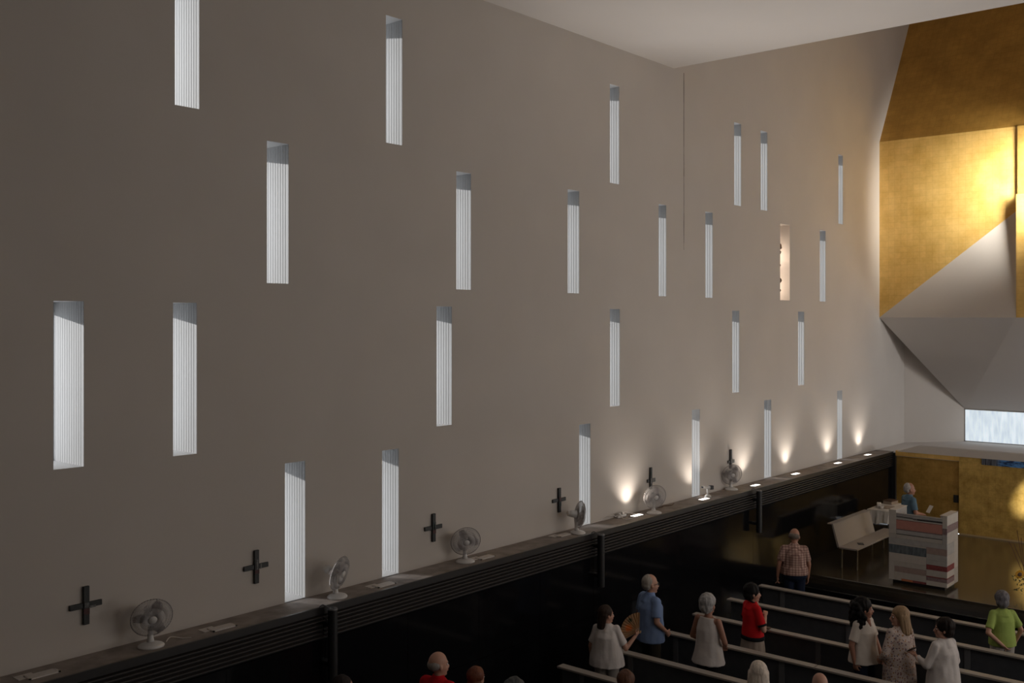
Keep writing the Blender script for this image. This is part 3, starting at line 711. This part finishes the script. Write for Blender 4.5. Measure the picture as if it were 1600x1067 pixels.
# ------------------------------------------------------------ people
SK = {'fair': mat('skin_fair', (.50, .27, .19), .55, bump=.05, bscale=60), 'tan': mat('skin_tan', (.36, .17, .11), .55, bump=.05, bscale=60), 'olive': mat('skin_olive', (.40, .20, .13), .55)}
def fabric(name, col, **k):
    return mat(name, col, .85, bump=.35, bscale=9, spec=.15, **k)
def remesh(bm, name, m, parent, vox, disp=0, dscale=9, smooth_it=2, seed=0):
    me = bpy.data.meshes.new(name); bm.to_mesh(me); bm.free()
    tmp = bpy.data.objects.new(name+'_tmp', me); COL.objects.link(tmp)
    md = tmp.modifiers.new('r', 'REMESH'); md.mode = 'VOXEL'; md.voxel_size = vox
    if smooth_it:
        ms = tmp.modifiers.new('s', 'SMOOTH'); ms.factor = .5; ms.iterations = smooth_it
    dg = bpy.context.evaluated_depsgraph_get(); dg.update()
    me2 = bpy.data.meshes.new_from_object(tmp.evaluated_get(dg))
    bpy.data.objects.remove(tmp); bpy.data.meshes.remove(me)
    if disp:
        s = Vector((seed*3.1, seed*1.7, 0)); vs = me2.vertices
        nr = [v.normal.copy() for v in vs]
        for v, nn in zip(vs, nr):
            q = Vector((v.co.x*dscale, v.co.y*dscale, v.co.z*dscale*.45))+s
            v.co += nn*disp*noise.noise(q)
    me2.name = name; me2.materials.clear()
    for x in (m if isinstance(m, (list, tuple)) else [m]): me2.materials.append(x)
    for p in me2.polygons: p.use_smooth = True
    o = bpy.data.objects.new(name, me2); link(o, parent); return o

def head_mat(yaw, pitch, z=1.47):
    return Matrix.Translation((.01, 0, z)) @ Euler((0, R(pitch), R(yaw))).to_matrix().to_4x4() @ Matrix.Diagonal((1.12, 1.12, 1.10, 1)) @ Matrix.Translation((-.01, 0, -z))
def xf(bm, n0, m):
    bm.verts.ensure_lookup_table()
    for v in bm.verts[n0:]: v.co = m @ v.co
def hand(bm, wr, d, n, side, curl=.5, s=1.0):
    """wr wrist, d direction of the palm, n palm-facing direction"""
    d = Vector(d).normalized(); n = Vector(n); n = (n-d*n.dot(d)).normalized(); t = d.cross(n)*side
    wr = Vector(wr)
    Mx = Matrix((t, d, n)).transposed().to_4x4()
    pc = wr+d*.045
    m = Matrix.Translation(pc) @ Mx @ Matrix.Diagonal((.040*s, .052*s, .018*s, 1))
    bmesh.ops.create_uvsphere(bm, u_segments=12, v_segments=8, radius=1, matrix=m)
    for k, (o, L) in enumerate(((-.030, .058), (-.010, .072), (.011, .075), (.031, .066))):
        b0 = wr+d*.07+t*o
        p1 = b0+(d*(1-curl*.35)+n*curl*.6).normalized()*L*.5
        p2 = p1+(d*(1-curl*1.2)+n*curl*1.3).normalized()*L*.5
        cap(bm, b0, p1, .0105, .0095, 8); cap(bm, p1, p2, .0095, .008, 8)
    b0 = wr+d*.022+t*.028; p1 = b0+(t*.75+d*.6+n*.4).normalized()*.042; p2 = p1+(d*.8+n*.6+t*.1).normalized()*.03
    cap(bm, b0, p1, .014, .011, 8); cap(bm, p1, p2, .011, .009, 8)

def person(px, py, h, yaw, label, skin='fair', hair='short', hair_col=(.35, .33, .32), head_yaw=0, head_pitch=0, fat=1.0, female=False,
           top=None, sleeve='short', hem=.86, flare=1.0, bottom=None, bottom_kind='trousers', armR=None, armL=None, zfloor=None, quick=False, glasses=False, trim=None, folds=.006, lean=0, xy=None, bottom_m=None, collar=False, vneck=False):
    zf = ZF if zfloor is None else zfloor
    p = px_on_z(px, py, zf+h*(1.72+.025)/1.72)
    if xy: p = Vector((xy[0], xy[1], 0))
    hd = Matrix.Rotation(R(yaw), 4, 'Z')
    root = empty('person', (p.x, p.y, zf), R(yaw), label, 'person'); s = h/1.72
    root.scale = (s, s, s)
    vox = .0085 if not quick else .013
    sw = .165 if female else .185                      # shoulder half width
    armR = armR or ((-.02, -.25, 1.10), (.04, -.26, .86)); armL = armL or ((-.02, .25, 1.10), (.04, .26, .86))
    body = bmesh.new()
    for sd_ in (-1, 1):
        cap(body, (0, sd_*.09, .90), (.015, sd_*.095, .50), .085, .058); cap(body, (.015, sd_*.095, .50), (-.02, sd_*.10, .09), .056, .038)
        cap(body, (-.05, sd_*.10, .04), (.13, sd_*.115, .03), .038, .03)
    ell(body, (0, 0, .95), (.12*fat, .165*fat, .14)); ell(body, (0, 0, 1.10), (.105*fat, .14*fat, .17)); ell(body, (.0, 0, 1.28), (.11*fat, .16, .17))
    cap(body, (-.01, -sw+.05, 1.375), (-.01, sw-.05, 1.375), .055, .055)
    cap(body, (-.015, 0, 1.38), (.015, 0, 1.52), .06, .052)
    for sgn, (el, wr) in ((-1, armR), (1, armL)):
        sh = Vector((-.01, sgn*(sw+.005), 1.385)); el = Vector(el); wr = Vector(wr)
        cap(body, sh, el, .052 if not female else .048, .042); cap(body, el, wr, .042, .027)
        d = (wr-el).normalized(); nrm = Vector((0, -sgn, 0)) if abs(d.z) > .6 else Vector((0, -sgn*.3, -1))
        hand(body, wr, d, nrm, -sgn, .55)
    hm = head_mat(head_yaw, head_pitch)
    n0 = len(body.verts)
    ell(body, (-.005, 0, 1.615), (.098, .077, .103), 18); ell(body, (.035, 0, 1.555), (.066, .058, .085), 16)
    ell(body, (.068, 0, 1.49), (.030, .032, .024)); ell(body, (.03, 0, 1.50), (.055, .048, .03))
    cap(body, (.09, 0, 1.60), (.112, 0, 1.555), .010, .016, 10); ell(body, (.105, -.012, 1.548), (.011, .010, .009)); ell(body, (.105, .012, 1.548), (.011, .010, .009))
    ell(body, (.085, 0, 1.612), (.016, .05, .009)); ell(body, (.094, 0, 1.523), (.013, .024, .010))
    for sgn in (-1, 1): ell(body, (-.005, sgn*.080, 1.575), (.019, .010, .032), rot=(0, R(-12), 0)); ell(body, (.06, sgn*.036, 1.548), (.025, .02, .022))
    xf(body, n0, hm)
    remesh(body, 'body', SK[skin], root, vox, smooth_it=1)
    # face
    for sgn in (-1, 1):
        bm = bmesh.new(); ell(bm, (.086, sgn*.030, 1.588), (.010, .015, .008), 10); xf(bm, 0, hm); mobj('eye', bm, M['eye_w'], root, True)
        bm = bmesh.new(); ell(bm, (.0945, sgn*.030, 1.588), (.004, .007, .007), 8); xf(bm, 0, hm); mobj('iris', bm, M['eye_d'], root, True)
        bm = bmesh.new(); cap(bm, (.096, sgn*.016, 1.612), (.086, sgn*.048, 1.612), .005, .004, 6); xf(bm, 0, hm)
        hm_col = MH(hair_col); mobj('eyebrow', bm, hm_col, root, True)
    bm = bmesh.new(); ell(bm, (.104, 0, 1.529), (.006, .022, .005), 10); ell(bm, (.103, 0, 1.518), (.006, .018, .006), 10); xf(bm, 0, hm); mobj('mouth', bm, M['lip'], root, True)
    if glasses:
        g = bmesh.new()
        for sgn in (-1, 1):
            tube(g, [Vector((.108-.004*abs(math.cos(t)), sgn*.032+.022*math.cos(t), 1.588+.017*math.sin(t))) for t in [2*math.pi*k/14 for k in range(15)]], .0025, 5)
            tube(g, [(.104, sgn*.055, 1.595), (.0, sgn*.084, 1.595)], .0025, 5)
        tube(g, [(.11, -.012, 1.592), (.11, .012, 1.592)], .0025, 5)
        xf(g, 0, hm); mobj('glasses', g, M['glassframe'], root)
    # hair
    hb = bmesh.new(); mh = MH(hair_col); rnd = random.Random(int(px))
    if hair == 'short':
        ell(hb, (-.018, 0, 1.635), (.102, .086, .098), 18); ell(hb, (-.05, 0, 1.585), (.064, .080, .075), 16)
    elif hair == 'bald':
        ell(hb, (-.040, 0, 1.592), (.074, .0875, .060), 16)
    elif hair == 'thin':
        ell(hb, (-.030, 0, 1.622), (.084, .0825, .096), 18); ell(hb, (-.055, 0, 1.575), (.055, .079, .06), 16)
    elif hair == 'full':
        ell(hb, (-.022, 0, 1.64), (.118, .102, .110), 18); ell(hb, (-.05, 0, 1.57), (.085, .096, .095), 16)
    elif hair == 'bob':
        ell(hb, (-.022, 0, 1.63), (.112, .098, .105), 18); ell(hb, (-.045, 0, 1.53), (.078, .098, .105), 16)
    elif hair == 'long':
        ell(hb, (-.020, 0, 1.632), (.110, .094, .104), 18)
        for k in range(11):
            t = R(80+200*k/10); c_, s_ = math.cos(t), math.sin(t)
            cap(hb, (-.02+.07*c_, .074*s_, 1.61), (-.045+.095*c_, .10*s_, 1.40+rnd.uniform(-.02, .02)), .036, .022, 8)
    elif hair == 'curly':
        ell(hb, (-.025, 0, 1.64), (.118, .110, .112), 18)
        for k in range(130):
            t = R(rnd.uniform(80, 280)); z_ = rnd.uniform(1.36, 1.66); rr_ = .10+rnd.uniform(-.035, .03)
            ell(hb, (-.03+rr_*math.cos(t), rr_*1.05*math.sin(t), z_), (rnd.uniform(.026, .042),)*3, 8)
    if hair == 'longback':
        ell(hb, (-.022, 0, 1.632), (.105, .090, .103), 18)
        for k in range(7):
            t = R(120+120*k/6); c_, s_ = math.cos(t), math.sin(t)
            cap(hb, (-.02+.07*c_, .07*s_, 1.60), (-.04+.08*c_, .06*s_, 1.42), .036, .022, 8)
    # carve the face free
    xf(hb, 0, hm)
    remesh(hb, 'hair', mh, root, .009, disp=.012 if hair in ('full', 'curly', 'bob') else .006, dscale=26 if hair in ('full', 'curly') else 14, smooth_it=1, seed=px)
    # clothes
    tb = bmesh.new(); f = fat; fl = flare
    if sleeve != 'none': cap(tb, (-.01, -sw+.03, 1.378), (-.01, sw-.03, 1.378), .076, .076); cone(tb, (-.015, 0, 1.36), (-.006, 0, 1.475), .13, .068, 20)
    if sleeve == 'none':
        rings = [(0, 0, hem, .17*f*fl, .21*f*fl), (0, 0, hem+.12, .155*f*(1+fl)/2, .195*f*(1+fl)/2), (0, 0, 1.08, .135*f, .170*f), (0, 0, 1.25, .135*f, .178), (-.005, 0, 1.36, .115, .150), (-.01, 0, 1.425, .082, .125)]
    else:
        rings = [(0, 0, hem, .155*f*fl, .195*f*fl), (0, 0, hem+.12, .15*f*(1+fl)/2, .19*f*(1+fl)/2), (0, 0, 1.10, .138*f, .172*f), (0, 0, 1.28, .138*f, .19), (-.01, 0, 1.38, .115, sw+.01), (-.012, 0, 1.445, .078, .115), (-.008, 0, 1.475, .064, .068)]
    if flare > 1.15: loft(tb, rings, 40, .035, 11, px)
    else: loft(tb, rings, 32, .012, 7, px)
    if sleeve != 'none':
        k = {'short': .78, 'long': 1.0, 'half': .55}[sleeve]
        for sgn, (el, wr) in ((-1, armR), (1, armL)):
            sh = Vector((-.01, sgn*(sw-.01), 1.385)); el = Vector(el); e2 = sh+(el-sh)*k
            cone(tb, sh, e2, .068, .066 if sleeve != 'long' else .058, 16); ell(tb, sh, (.07,)*3)
            if sleeve == 'long':
                ell(tb, el, (.058,)*3); wr = Vector(wr); cone(tb, el, el+(wr-el)*.82, .058, .045, 16)
    remesh(tb, 'dress' if bottom_kind == 'dress' else 'shirt', top, root, .011, disp=folds, dscale=13, smooth_it=1, seed=px)
    if vneck:
        bm = bmesh.new(); cap(bm, (.060, 0, 1.445), (.098, 0, 1.375), .042, .018, 12); mobj('neckline', bm, SK[skin], root, True)
    if collar:
        cb_ = bmesh.new(); loft(cb_, [(-.01, 0, 1.44, .082, .085), (-.006, 0, 1.475, .070, .072), (0, 0, 1.492, .062, .064)], 20); mobj('collar', cb_, top, root, True)
    if trim:
        for nm_, sgn in (('cuff', -1), ('cuff', 1)):
            sh = Vector((-.01, sgn*(sw-.01), 1.385)); el = Vector((armR if sgn < 0 else armL)[0]); v_ = el-sh
            bm = bmesh.new(); cone(bm, sh+v_*.72, sh+v_*.82, .074, .072, 18); mobj(nm_, bm, trim, root, True)
        bm = bmesh.new(); loft(bm, [(0, 0, hem-.005, .165*f*fl, .205*f*fl), (0, 0, hem+.055, .163*f*fl, .203*f*fl)], 28); mobj('hem_band', bm, trim, root, True)
        bm = bmesh.new(); tube(bm, [Vector((-.012+.07*math.cos(t), .074*math.sin(t), 1.468-.03*math.cos(t))) for t in [2*math.pi*k/20 for k in range(21)]], .012, 6); mobj('neckband', bm, trim, root, True)
    bb = bmesh.new()
    if bottom_kind == 'trousers':
        ell(bb, (0, 0, .93), (.14*f, .185*f, .14), 18)
        for sd_ in (-1, 1):
            cap(bb, (0, sd_*.09, .88), (.015, sd_*.098, .50), .10*min(f, 1.15), .080); cone(bb, (.015, sd_*.098, .50), (-.015, sd_*.105, .07), .080, .068, 14)
        remesh(bb, 'trousers', bottom, root, .013, disp=.006, seed=px)
    elif bottom_kind == 'skirt':
        loft(bb, [(0, 0, .42, .20, .25), (0, 0, .7, .17*f, .215*f), (0, 0, .92, .145*f, .19*f), (0, 0, 1.0, .12*f, .16*f)], 40, .05, 12)
        remesh(bb, 'skirt', bottom, root, .013, disp=.004, seed=px)
    elif bottom_kind == 'dress':
        loft(bb, [(0, 0, .25, .19, .23), (0, 0, .6, .175*f, .215*f), (0, 0, .90, .16*f, .20*f), (0, 0, .97, .142*f, .18*f)], 44, .05, 13)
        remesh(bb, 'dress_skirt', bottom, root, .013, disp=.004, seed=px)
    for sd_ in (-1, 1):
        bm = bmesh.new(); cap(bm, (-.055, sd_*.10, .048), (.13, sd_*.115, .036), .048, .036, 12)
        for v in bm.verts: v.co.z = max(v.co.z, .0)
        mobj('shoe', bm, M['nail'], root, True)
    return root
_mh = {}
def MH(c):
    k = tuple(c)
    if k not in _mh: _mh[k] = mat('hair_tone', c, .6, bump=.6, bscale=30, var=.35, vscale=40, stretch=(1, 1, .25), spec=.15 if sum(c) < .2 else .4)
    return _mh[k]

def check_mat():
    m = mat('checked_shirt', (.52, .34, .27), .85); nt = m.node_tree; b_ = nt.nodes['Principled BSDF']; N, L = nt.nodes, nt.links
    tc = N.new('ShaderNodeTexCoord'); outs = []
    for dr in ('X', 'Y', 'Z'):
        wv = N.new('ShaderNodeTexWave'); wv.bands_direction = dr; wv.inputs['Scale'].default_value = 7.5 if dr == 'Z' else 6; wv.inputs['Distortion'].default_value = .6
        L.new(tc.outputs['Object'], wv.inputs[0]); r = N.new('ShaderNodeValToRGB'); r.color_ramp.elements[0].position = .15; r.color_ramp.elements[1].position = .4
        r.color_ramp.elements[0].color = (.62, .55, .55, 1); r.color_ramp.elements[1].color = (1, 1, 1, 1); L.new(wv.outputs[0], r.inputs[0]); outs.append(r)
    cur = None
    for r in outs:
        mx = N.new('ShaderNodeMixRGB'); mx.blend_type = 'MULTIPLY'; mx.inputs[0].default_value = 1
        if cur is None: mx.inputs[1].default_value = (.50, .33, .27, 1)
        else: L.new(cur.outputs[0], mx.inputs[1])
        L.new(r.outputs[0], mx.inputs[2]); cur = mx
    L.new(cur.outputs[0], b_.inputs['Base Color']); return m
def floral_mat():
    m = mat('floral_print', (.6, .5, .42), .85); nt = m.node_tree; b_ = nt.nodes['Principled BSDF']; N, L = nt.nodes, nt.links
    tc = N.new('ShaderNodeTexCoord'); vo = N.new('ShaderNodeTexVoronoi'); vo.inputs['Scale'].default_value = 33; L.new(tc.outputs['Object'], vo.inputs[0])
    r = N.new('ShaderNodeValToRGB'); r.color_ramp.elements[0].position = .30; r.color_ramp.elements[1].position = .42
    r.color_ramp.elements[0].color = (0, 0, 0, 1); r.color_ramp.elements[1].color = (1, 1, 1, 1); L.new(vo.outputs['Distance'], r.inputs[0])
    r2 = N.new('ShaderNodeValToRGB'); r2.color_ramp.interpolation = 'CONSTANT'; e = r2.color_ramp.elements
    e[0].color = (.22, .10, .10, 1); e[1].color = (.38, .20, .08, 1); e[1].position = .4; q_ = e.new(.7); q_.color = (.14, .12, .16, 1); L.new(vo.outputs['Color'], r2.inputs[0])
    mx = N.new('ShaderNodeMixRGB'); L.new(r.outputs[0], mx.inputs[0]); L.new(r2.outputs[0], mx.inputs[1]); mx.inputs[2].default_value = (.54, .44, .39, 1)
    L.new(mx.outputs[0], b_.inputs['Base Color']); return m
W1 = fabric('white_linen', (.62, .57, .54)); W2 = fabric('cream_blouse', (.64, .57, .50)); BL = fabric('light_blue_shirt', (.22, .31, .52)); RD = fabric('red_knit', (.55, .012, .016))
GN = fabric('lime_shirt', (.33, .43, .11)); BL2 = fabric('dusty_blue_shirt', (.10, .165, .22)); RD2 = fabric('red_polo', (.50, .010, .018)); BG = fabric('beige_cloth', (.34, .27, .22))
JN = fabric('navy_denim', (.010, .015, .034)); DK = fabric('dark_cloth', (.014, .013, .013)); OL = fabric('olive_trousers', (.05, .042, .03)); LG = fabric('light_grey_trousers', (.42, .38, .34))
NB = fabric('black_knit', (.012, .012, .015)); TL = fabric('muted_top', (.12, .12, .13))
CK = check_mat(); FLR = floral_mat()

person(1016, 897, 1.80, -24, 'elderly man in light blue shirt and glasses facing the altar', 'fair', 'thin', (.42, .38, .33), head_yaw=-8, fat=1.26, folds=.010, top=BL, bottom=OL, hem=.80, glasses=True, collar=True,
       armR=((-.06, -.26, 1.12), (.12, -.23, .96)), armL=((-.02, .26, 1.12), (.14, .2, .95)))
pw2 = person(948, 946, 1.575, 22, 'woman in white shirt with dark hair holding an orange hand fan', 'fair', 'longback', (.045, .028, .02), head_yaw=-46, fat=1.38, folds=.011, female=True, top=W1, bottom=LG, hem=.82, flare=1.05,
       armR=((.02, -.30, 1.10), (.16, -.42, 1.26)), armL=((-.02, .25, 1.10), (.06, .25, .88)))
person(1107, 929, 1.70, -2, 'grey-haired woman in sleeveless white pleated top', 'tan', 'full', (.40, .385, .375), head_yaw=-6, fat=1.12, female=True, top=W1, sleeve='none', bottom=DK, hem=.76, flare=1.10, folds=.010,
       armR=((.0, -.27, 1.10), (.20, -.16, .98)), armL=((.0, .27, 1.10), (.20, .16, .98)))
person(1176, 913, 1.615, -34, 'black-haired woman in red knit top, hand on her chest', 'fair', 'full', (.012, .010, .010), vneck=True, head_yaw=-14, fat=1.1, female=True, top=RD, bottom=BG, hem=.88, trim=NB, bottom_kind='skirt',
       armR=((.05, -.27, 1.07), (.20, -.05, 1.24)), armL=((.0, .26, 1.10), (.16, .18, 1.0)))
person(1241, 826, 1.78, 32, 'balding man in pink checked shirt and jeans by the step', 'tan', 'bald', (.20, .16, .13), head_yaw=-18, head_pitch=18, fat=1.26, top=CK, bottom=JN, hem=.94, collar=True,
       armR=((-.02, -.25, 1.12), (.04, -.24, .86)), armL=((-.05, .27, 1.12), (-.02, .29, .88)))
person(1350, 935, 1.69, -100, 'woman with long curly black hair and white blouse facing her friend', 'tan', 'curly', (.010, .008, .008), vneck=True, head_yaw=44, fat=1.2, female=True, top=W2, bottom=JN, hem=.84, flare=1.1, folds=.010,
       armR=((-.04, -.26, 1.10), (.0, -.24, .86)), armL=((.02, .26, 1.12), (.14, .24, .90)))
person(1405, 948, 1.655, 62, 'blond woman in long floral dress turning to the left', 'fair', 'long', (.36, .23, .12), head_yaw=60, fat=1.22, female=True, top=FLR, sleeve='long', bottom=FLR, bottom_kind='dress', hem=.92,
       armR=((.02, -.25, 1.10), (.16, -.16, .98)), armL=((-.02, .27, 1.10), (.12, .24, .98)))
p8 = person(1474, 967, 1.61, 68, 'dark-haired woman in loose white shirt holding a phone', 'fair', 'full', (.016, .010, .008), head_yaw=45, fat=1.36, folds=.012, female=True, top=W1, sleeve='long', bottom=LG, hem=.72, flare=1.1,
       armR=((.0, -.27, 1.10), (.18, -.16, 1.0)), armL=((.06, .27, 1.10), (.26, .28, 1.19)))
person(1566, 925, 1.545, 42, 'grey-haired woman in lime green t-shirt, hand behind her back', 'fair', 'full', (.15, .14, .15), head_yaw=-14, head_pitch=8, fat=1.15, female=True, top=GN, bottom=LG, hem=.86,
       armR=((-.04, -.30, 1.12), (.04, -.26, .92)), armL=((-.12, .30, 1.10), (-.19, .08, .90)))
person(1421, 754, 1.72, -42, 'white-haired man in dusty blue shirt behind the ambo', 'tan', 'thin', (.40, .38, .36), head_yaw=-8, fat=1.1, top=BL2, bottom=DK, zfloor=ZP, hem=.84, collar=True,
       armR=((.0, -.26, 1.12), (.2, -.18, 1.08)), armL=((.02, .26, 1.12), (.22, .16, 1.08)), sleeve='short')
person(685, 1018, 1.80, 5, 'bald man with grey sides in red polo at the bottom edge', 'fair', 'bald', (.30, .27, .25), head_yaw=-25, fat=1.15, top=RD2, bottom=DK, quick=True, collar=True)
person(745, 1042, 1.56, 15, 'red-haired person, only the top of the head in view', 'fair', 'bob', (.16, .042, .015), head_yaw=-15, female=True, top=TL, bottom=DK, quick=True)
person(537, 1056, 1.74, 5, 'dark-haired person whose forehead shows at lower left edge', 'fair', 'short', (.03, .022, .02), head_yaw=-45, top=TL, bottom=DK, quick=True)
person(806, 1061, 1.70, 10, 'grey-haired person barely in view at the bottom edge', 'fair', 'full', (.07, .07, .07), head_yaw=-20, top=TL, bottom=DK, quick=True)
person(979, 1047, 1.64, 20, 'person with auburn hair in front of the white-shirted woman', 'fair', 'bob', (.13, .050, .022), head_yaw=-10, female=True, top=TL, bottom=DK, quick=True)
person(1185, 1033, 1.70, 30, 'woman with long white-blond hair and thin dark headband', 'fair', 'long', (.82, .70, .58), head_yaw=0, female=True, top=TL, bottom=DK, quick=True)
person(1281, 1051, 1.74, 30, 'man with white hair and pink bald crown at bottom edge', 'fair', 'bald', (.55, .52, .50), head_yaw=0, top=TL, bottom=DK, quick=True)

# hand fan held by the woman in white
bpy.context.view_layer.update()
mw = pw2.matrix_world
hp = mw @ Vector((.205, -.47, 1.33))
fan = empty('hand_fan', hp, 0, 'open tan hand fan with orange flower, held by woman in white shirt', 'hand fan')
def fan_mat():
    m = mat('fan_paper', (.50, .30, .14), .7); nt = m.node_tree; b_ = nt.nodes['Principled BSDF']; N, L = nt.nodes, nt.links
    tc = N.new('ShaderNodeTexCoord')
    def blob(cx, cz, r0, r1):
        mp = N.new('ShaderNodeMapping'); mp.inputs['Location'].default_value = (-cx, 0, -cz); L.new(tc.outputs['Object'], mp.inputs[0])
        nz = N.new('ShaderNodeTexNoise'); nz.inputs['Scale'].default_value = 18; L.new(tc.outputs['Object'], nz.inputs[0])
        ln = N.new('ShaderNodeVectorMath'); ln.operation = 'LENGTH'; L.new(mp.outputs[0], ln.inputs[0])
        ad = N.new('ShaderNodeMath'); ad.operation = 'MULTIPLY_ADD'; ad.inputs[1].default_value = .06; L.new(nz.outputs[0], ad.inputs[0]); L.new(ln.outputs['Value'], ad.inputs[2])
        mr = N.new('ShaderNodeMapRange'); mr.inputs['From Min'].default_value = r0; mr.inputs['From Max'].default_value = r1; mr.inputs['To Min'].default_value = 1; mr.inputs['To Max'].default_value = 0; L.new(ad.outputs[0], mr.inputs[0]); return mr
    mx = N.new('ShaderNodeMixRGB'); mx.inputs[1].default_value = (.50, .30, .15, 1); mx.inputs[2].default_value = (.85, .24, .03, 1); L.new(blob(-.15, .05, .06, .10).outputs[0], mx.inputs[0])
    mx2 = N.new('ShaderNodeMixRGB'); mx2.inputs[2].default_value = (.06, .07, .03, 1); L.new(mx.outputs[0], mx2.inputs[1]); L.new(blob(-.13, .16, .05, .07).outputs[0], mx2.inputs[0])
    L.new(mx2.outputs[0], b_.inputs['Base Color']); return m
bm = bmesh.new(); n_ = 26; prev = None; r0, r1 = .05, .27
for k in range(n_+1):
    t = R(88+118*k/n_); dy = .006 if k % 2 else -.006
    a = bm.verts.new((r0*math.cos(t), dy*.4, r0*math.sin(t))); b_ = bm.verts.new((r1*math.cos(t), dy, r1*math.sin(t)))
    if prev: bm.faces.new((prev[0], a, b_, prev[1]))
    prev = (a, b_)
bmesh.ops.solidify(bm, geom=bm.faces[:], thickness=.0015)
mobj('leaf', bm, fan_mat(), fan)
for k in range(0, 9):
    t = R(88+118*k/8); bm = bmesh.new(); cone(bm, (-.03*math.cos(t), -.009, -.03*math.sin(t)), (.26*math.cos(t), -.009, .26*math.sin(t)), .0035, .002, 6)
    mobj('stick', bm, M['card'] if k in (0, 8) else mat('fan_stick', (.45, .28, .14), .6) if k == 1 else bpy.data.materials['fan_stick'], fan)
fan.rotation_euler = (0, 0, A-R(90)+R(8))

# phone held by the woman in loose white shirt
mw = p8.matrix_world
ph = empty('mobile_phone', mw @ Vector((.33, .275, 1.25)), R(60), 'dark mobile phone in the hand of dark-haired woman in white', 'phone')
ph.rotation_euler = (R(55), 0, R(-30))
bm = bmesh.new(); box(bm, -.036, .036, -.005, .005, -.07, .08, bev=.003); mobj('phone_case', bm, M['black'], ph)
bm = bmesh.new(); box(bm, -.032, .032, -.0065, -.005, -.062, .072); mobj('screen', bm, mat('phone_screen', (.02, .02, .03), .1), ph)
# headband
o = empty('hair_band', px_on_z(1185, 1033, ZF+1.725)-Vector((0, 0, .005)), R(30), 'thin dark headband on the white-blond hair', 'headband')
bm = bmesh.new(); tube(bm, [Vector((.02+.02*math.cos(t), .098*math.cos(t), -.10+.105*math.sin(t))) for t in [math.pi*k/18 for k in range(19)]], .005, 6); mobj('band', bm, M['black'], o)
# paper held by the man behind the ambo
bm = bmesh.new(); box(bm, -.002, .002, -.07, .07, -.09, .09)
q1 = px_on_z(1421, 754, ZP+1.745); fwd = Vector((math.cos(R(-42)), math.sin(R(-42)), 0))
tag(mobj('paper_sheet', bm, M['paper'], None, False, (q1.x+fwd.x*.33, q1.y+fwd.y*.33-.13, ZP+1.17), (0, R(32), R(-40))), 'white sheet of paper held by man behind the ambo', 'paper')

# ------------------------------------------------------------ flower arrangement at the right edge
fb = px_on_z(1612, 960, ZP); FX, FY = 21.2, px_on_z(1604, 905, ZP).y
FY = 21.2*(F*SA-(1612-800)*CA)/(F*CA+(1612-800)*SA)
fa = empty('flower_arrangement', (FX, FY, ZP), 0, 'sunflower arrangement with tall dark red twigs by the altar', 'flowers')
bm = bmesh.new(); loft(bm, [(0, 0, 0, .10, .10), (0, 0, .02, .10, .10), (0, 0, .25, .08, .08), (0, 0, .30, .09, .09)], 24); mobj('vase', bm, M['steel'], fa, True)
Z_ = FX*CA+FY*SA
def fl_at(px, py, back=0):   # point in the arrangement plane facing the nave
    r_ = (px-800)/F*Z_; z_ = (500-py)/F*Z_
    wx = CA*Z_+SA*r_; wy = SA*Z_-CA*r_
    return Vector((wx-FX+back, wy-FY, z_-ZP))
rd = mat('dark_red_twig', (.10, .035, .02), .6); yl = mat('sunflower_petal', (.75, .40, .02), .6); lf = mat('leaf_green', (.035, .05, .02), .6)
tips = [(1578, 846), (1590, 828), (1596, 840), (1603, 815), (1612, 835), (1622, 850), (1583, 850)]
for k, (a, b_) in enumerate(tips):
    tp = fl_at(a, b_, .02*k-.06); base = Vector((0, 0, .28)); mid = fl_at(1600, 893)*.6+tp*.4
    bm = bmesh.new(); pts = bez([base, fl_at(1601+k, 900), tp*.75+fl_at(1600, 893)*.25, tp], 6); tube(bm, pts, .006, 5); mobj('twig', bm, rd, fa)
for a, b_, rr_ in ((1593, 897, .10), (1612, 888, .10), (1608, 910, .09)):
    c_ = fl_at(a, b_); s_ = empty('sunflower', c_, 0, parent=fa)
    s_.rotation_euler = (R(15), 0, A-R(90))
    bm = bmesh.new()
    for ring in range(2):
        for k in range(15):
            t = 2*math.pi*(k+.5*ring)/15; r2 = rr_*(1-.12*ring)
            d_ = Vector((math.cos(t), 0, math.sin(t))); s2 = Vector((-math.sin(t), 0, math.cos(t)))
            y_ = -.01*ring
            q = [d_*r2*.35+Vector((0, y_, 0)), d_*r2*.7+s2*r2*.14+Vector((0, y_-.01, 0)), d_*r2+Vector((0, y_, 0)), d_*r2*.7-s2*r2*.14+Vector((0, y_-.01, 0))]
            bm.faces.new([bm.verts.new(v) for v in q])
    mobj('petals', bm, yl, s_); bm = bmesh.new(); ell(bm, (0, -.012, 0), (rr_*.42, .018, rr_*.42), 16); mobj('flower_centre', bm, M['brown'], s_, True)
    bm = bmesh.new(); tube(bm, bez([(0, 0, .28), (c_.x*.5, c_.y*.5, .28+(c_.z-.28)*.6), (c_.x, c_.y, c_.z)]), .006, 5); mobj('stem', bm, lf, fa)
rn = random.Random(3)
bm = bmesh.new()
for k in range(150):
    c_ = fl_at(rn.uniform(1584, 1640), rn.uniform(898, 928), rn.uniform(-.1, .1)); 
    d_ = Vector((rn.uniform(-1, 1), rn.uniform(-1, 1), rn.uniform(-.6, .6))).normalized()*.035; e_ = d_.cross(Vector((rn.random(), rn.random(), rn.random()))).normalized()*.012
    bm.faces.new([bm.verts.new(v) for v in (c_-d_, c_+e_, c_+d_, c_-e_)])
o = mobj('foliage', bm, lf, fa); o['kind'] = 'stuff'
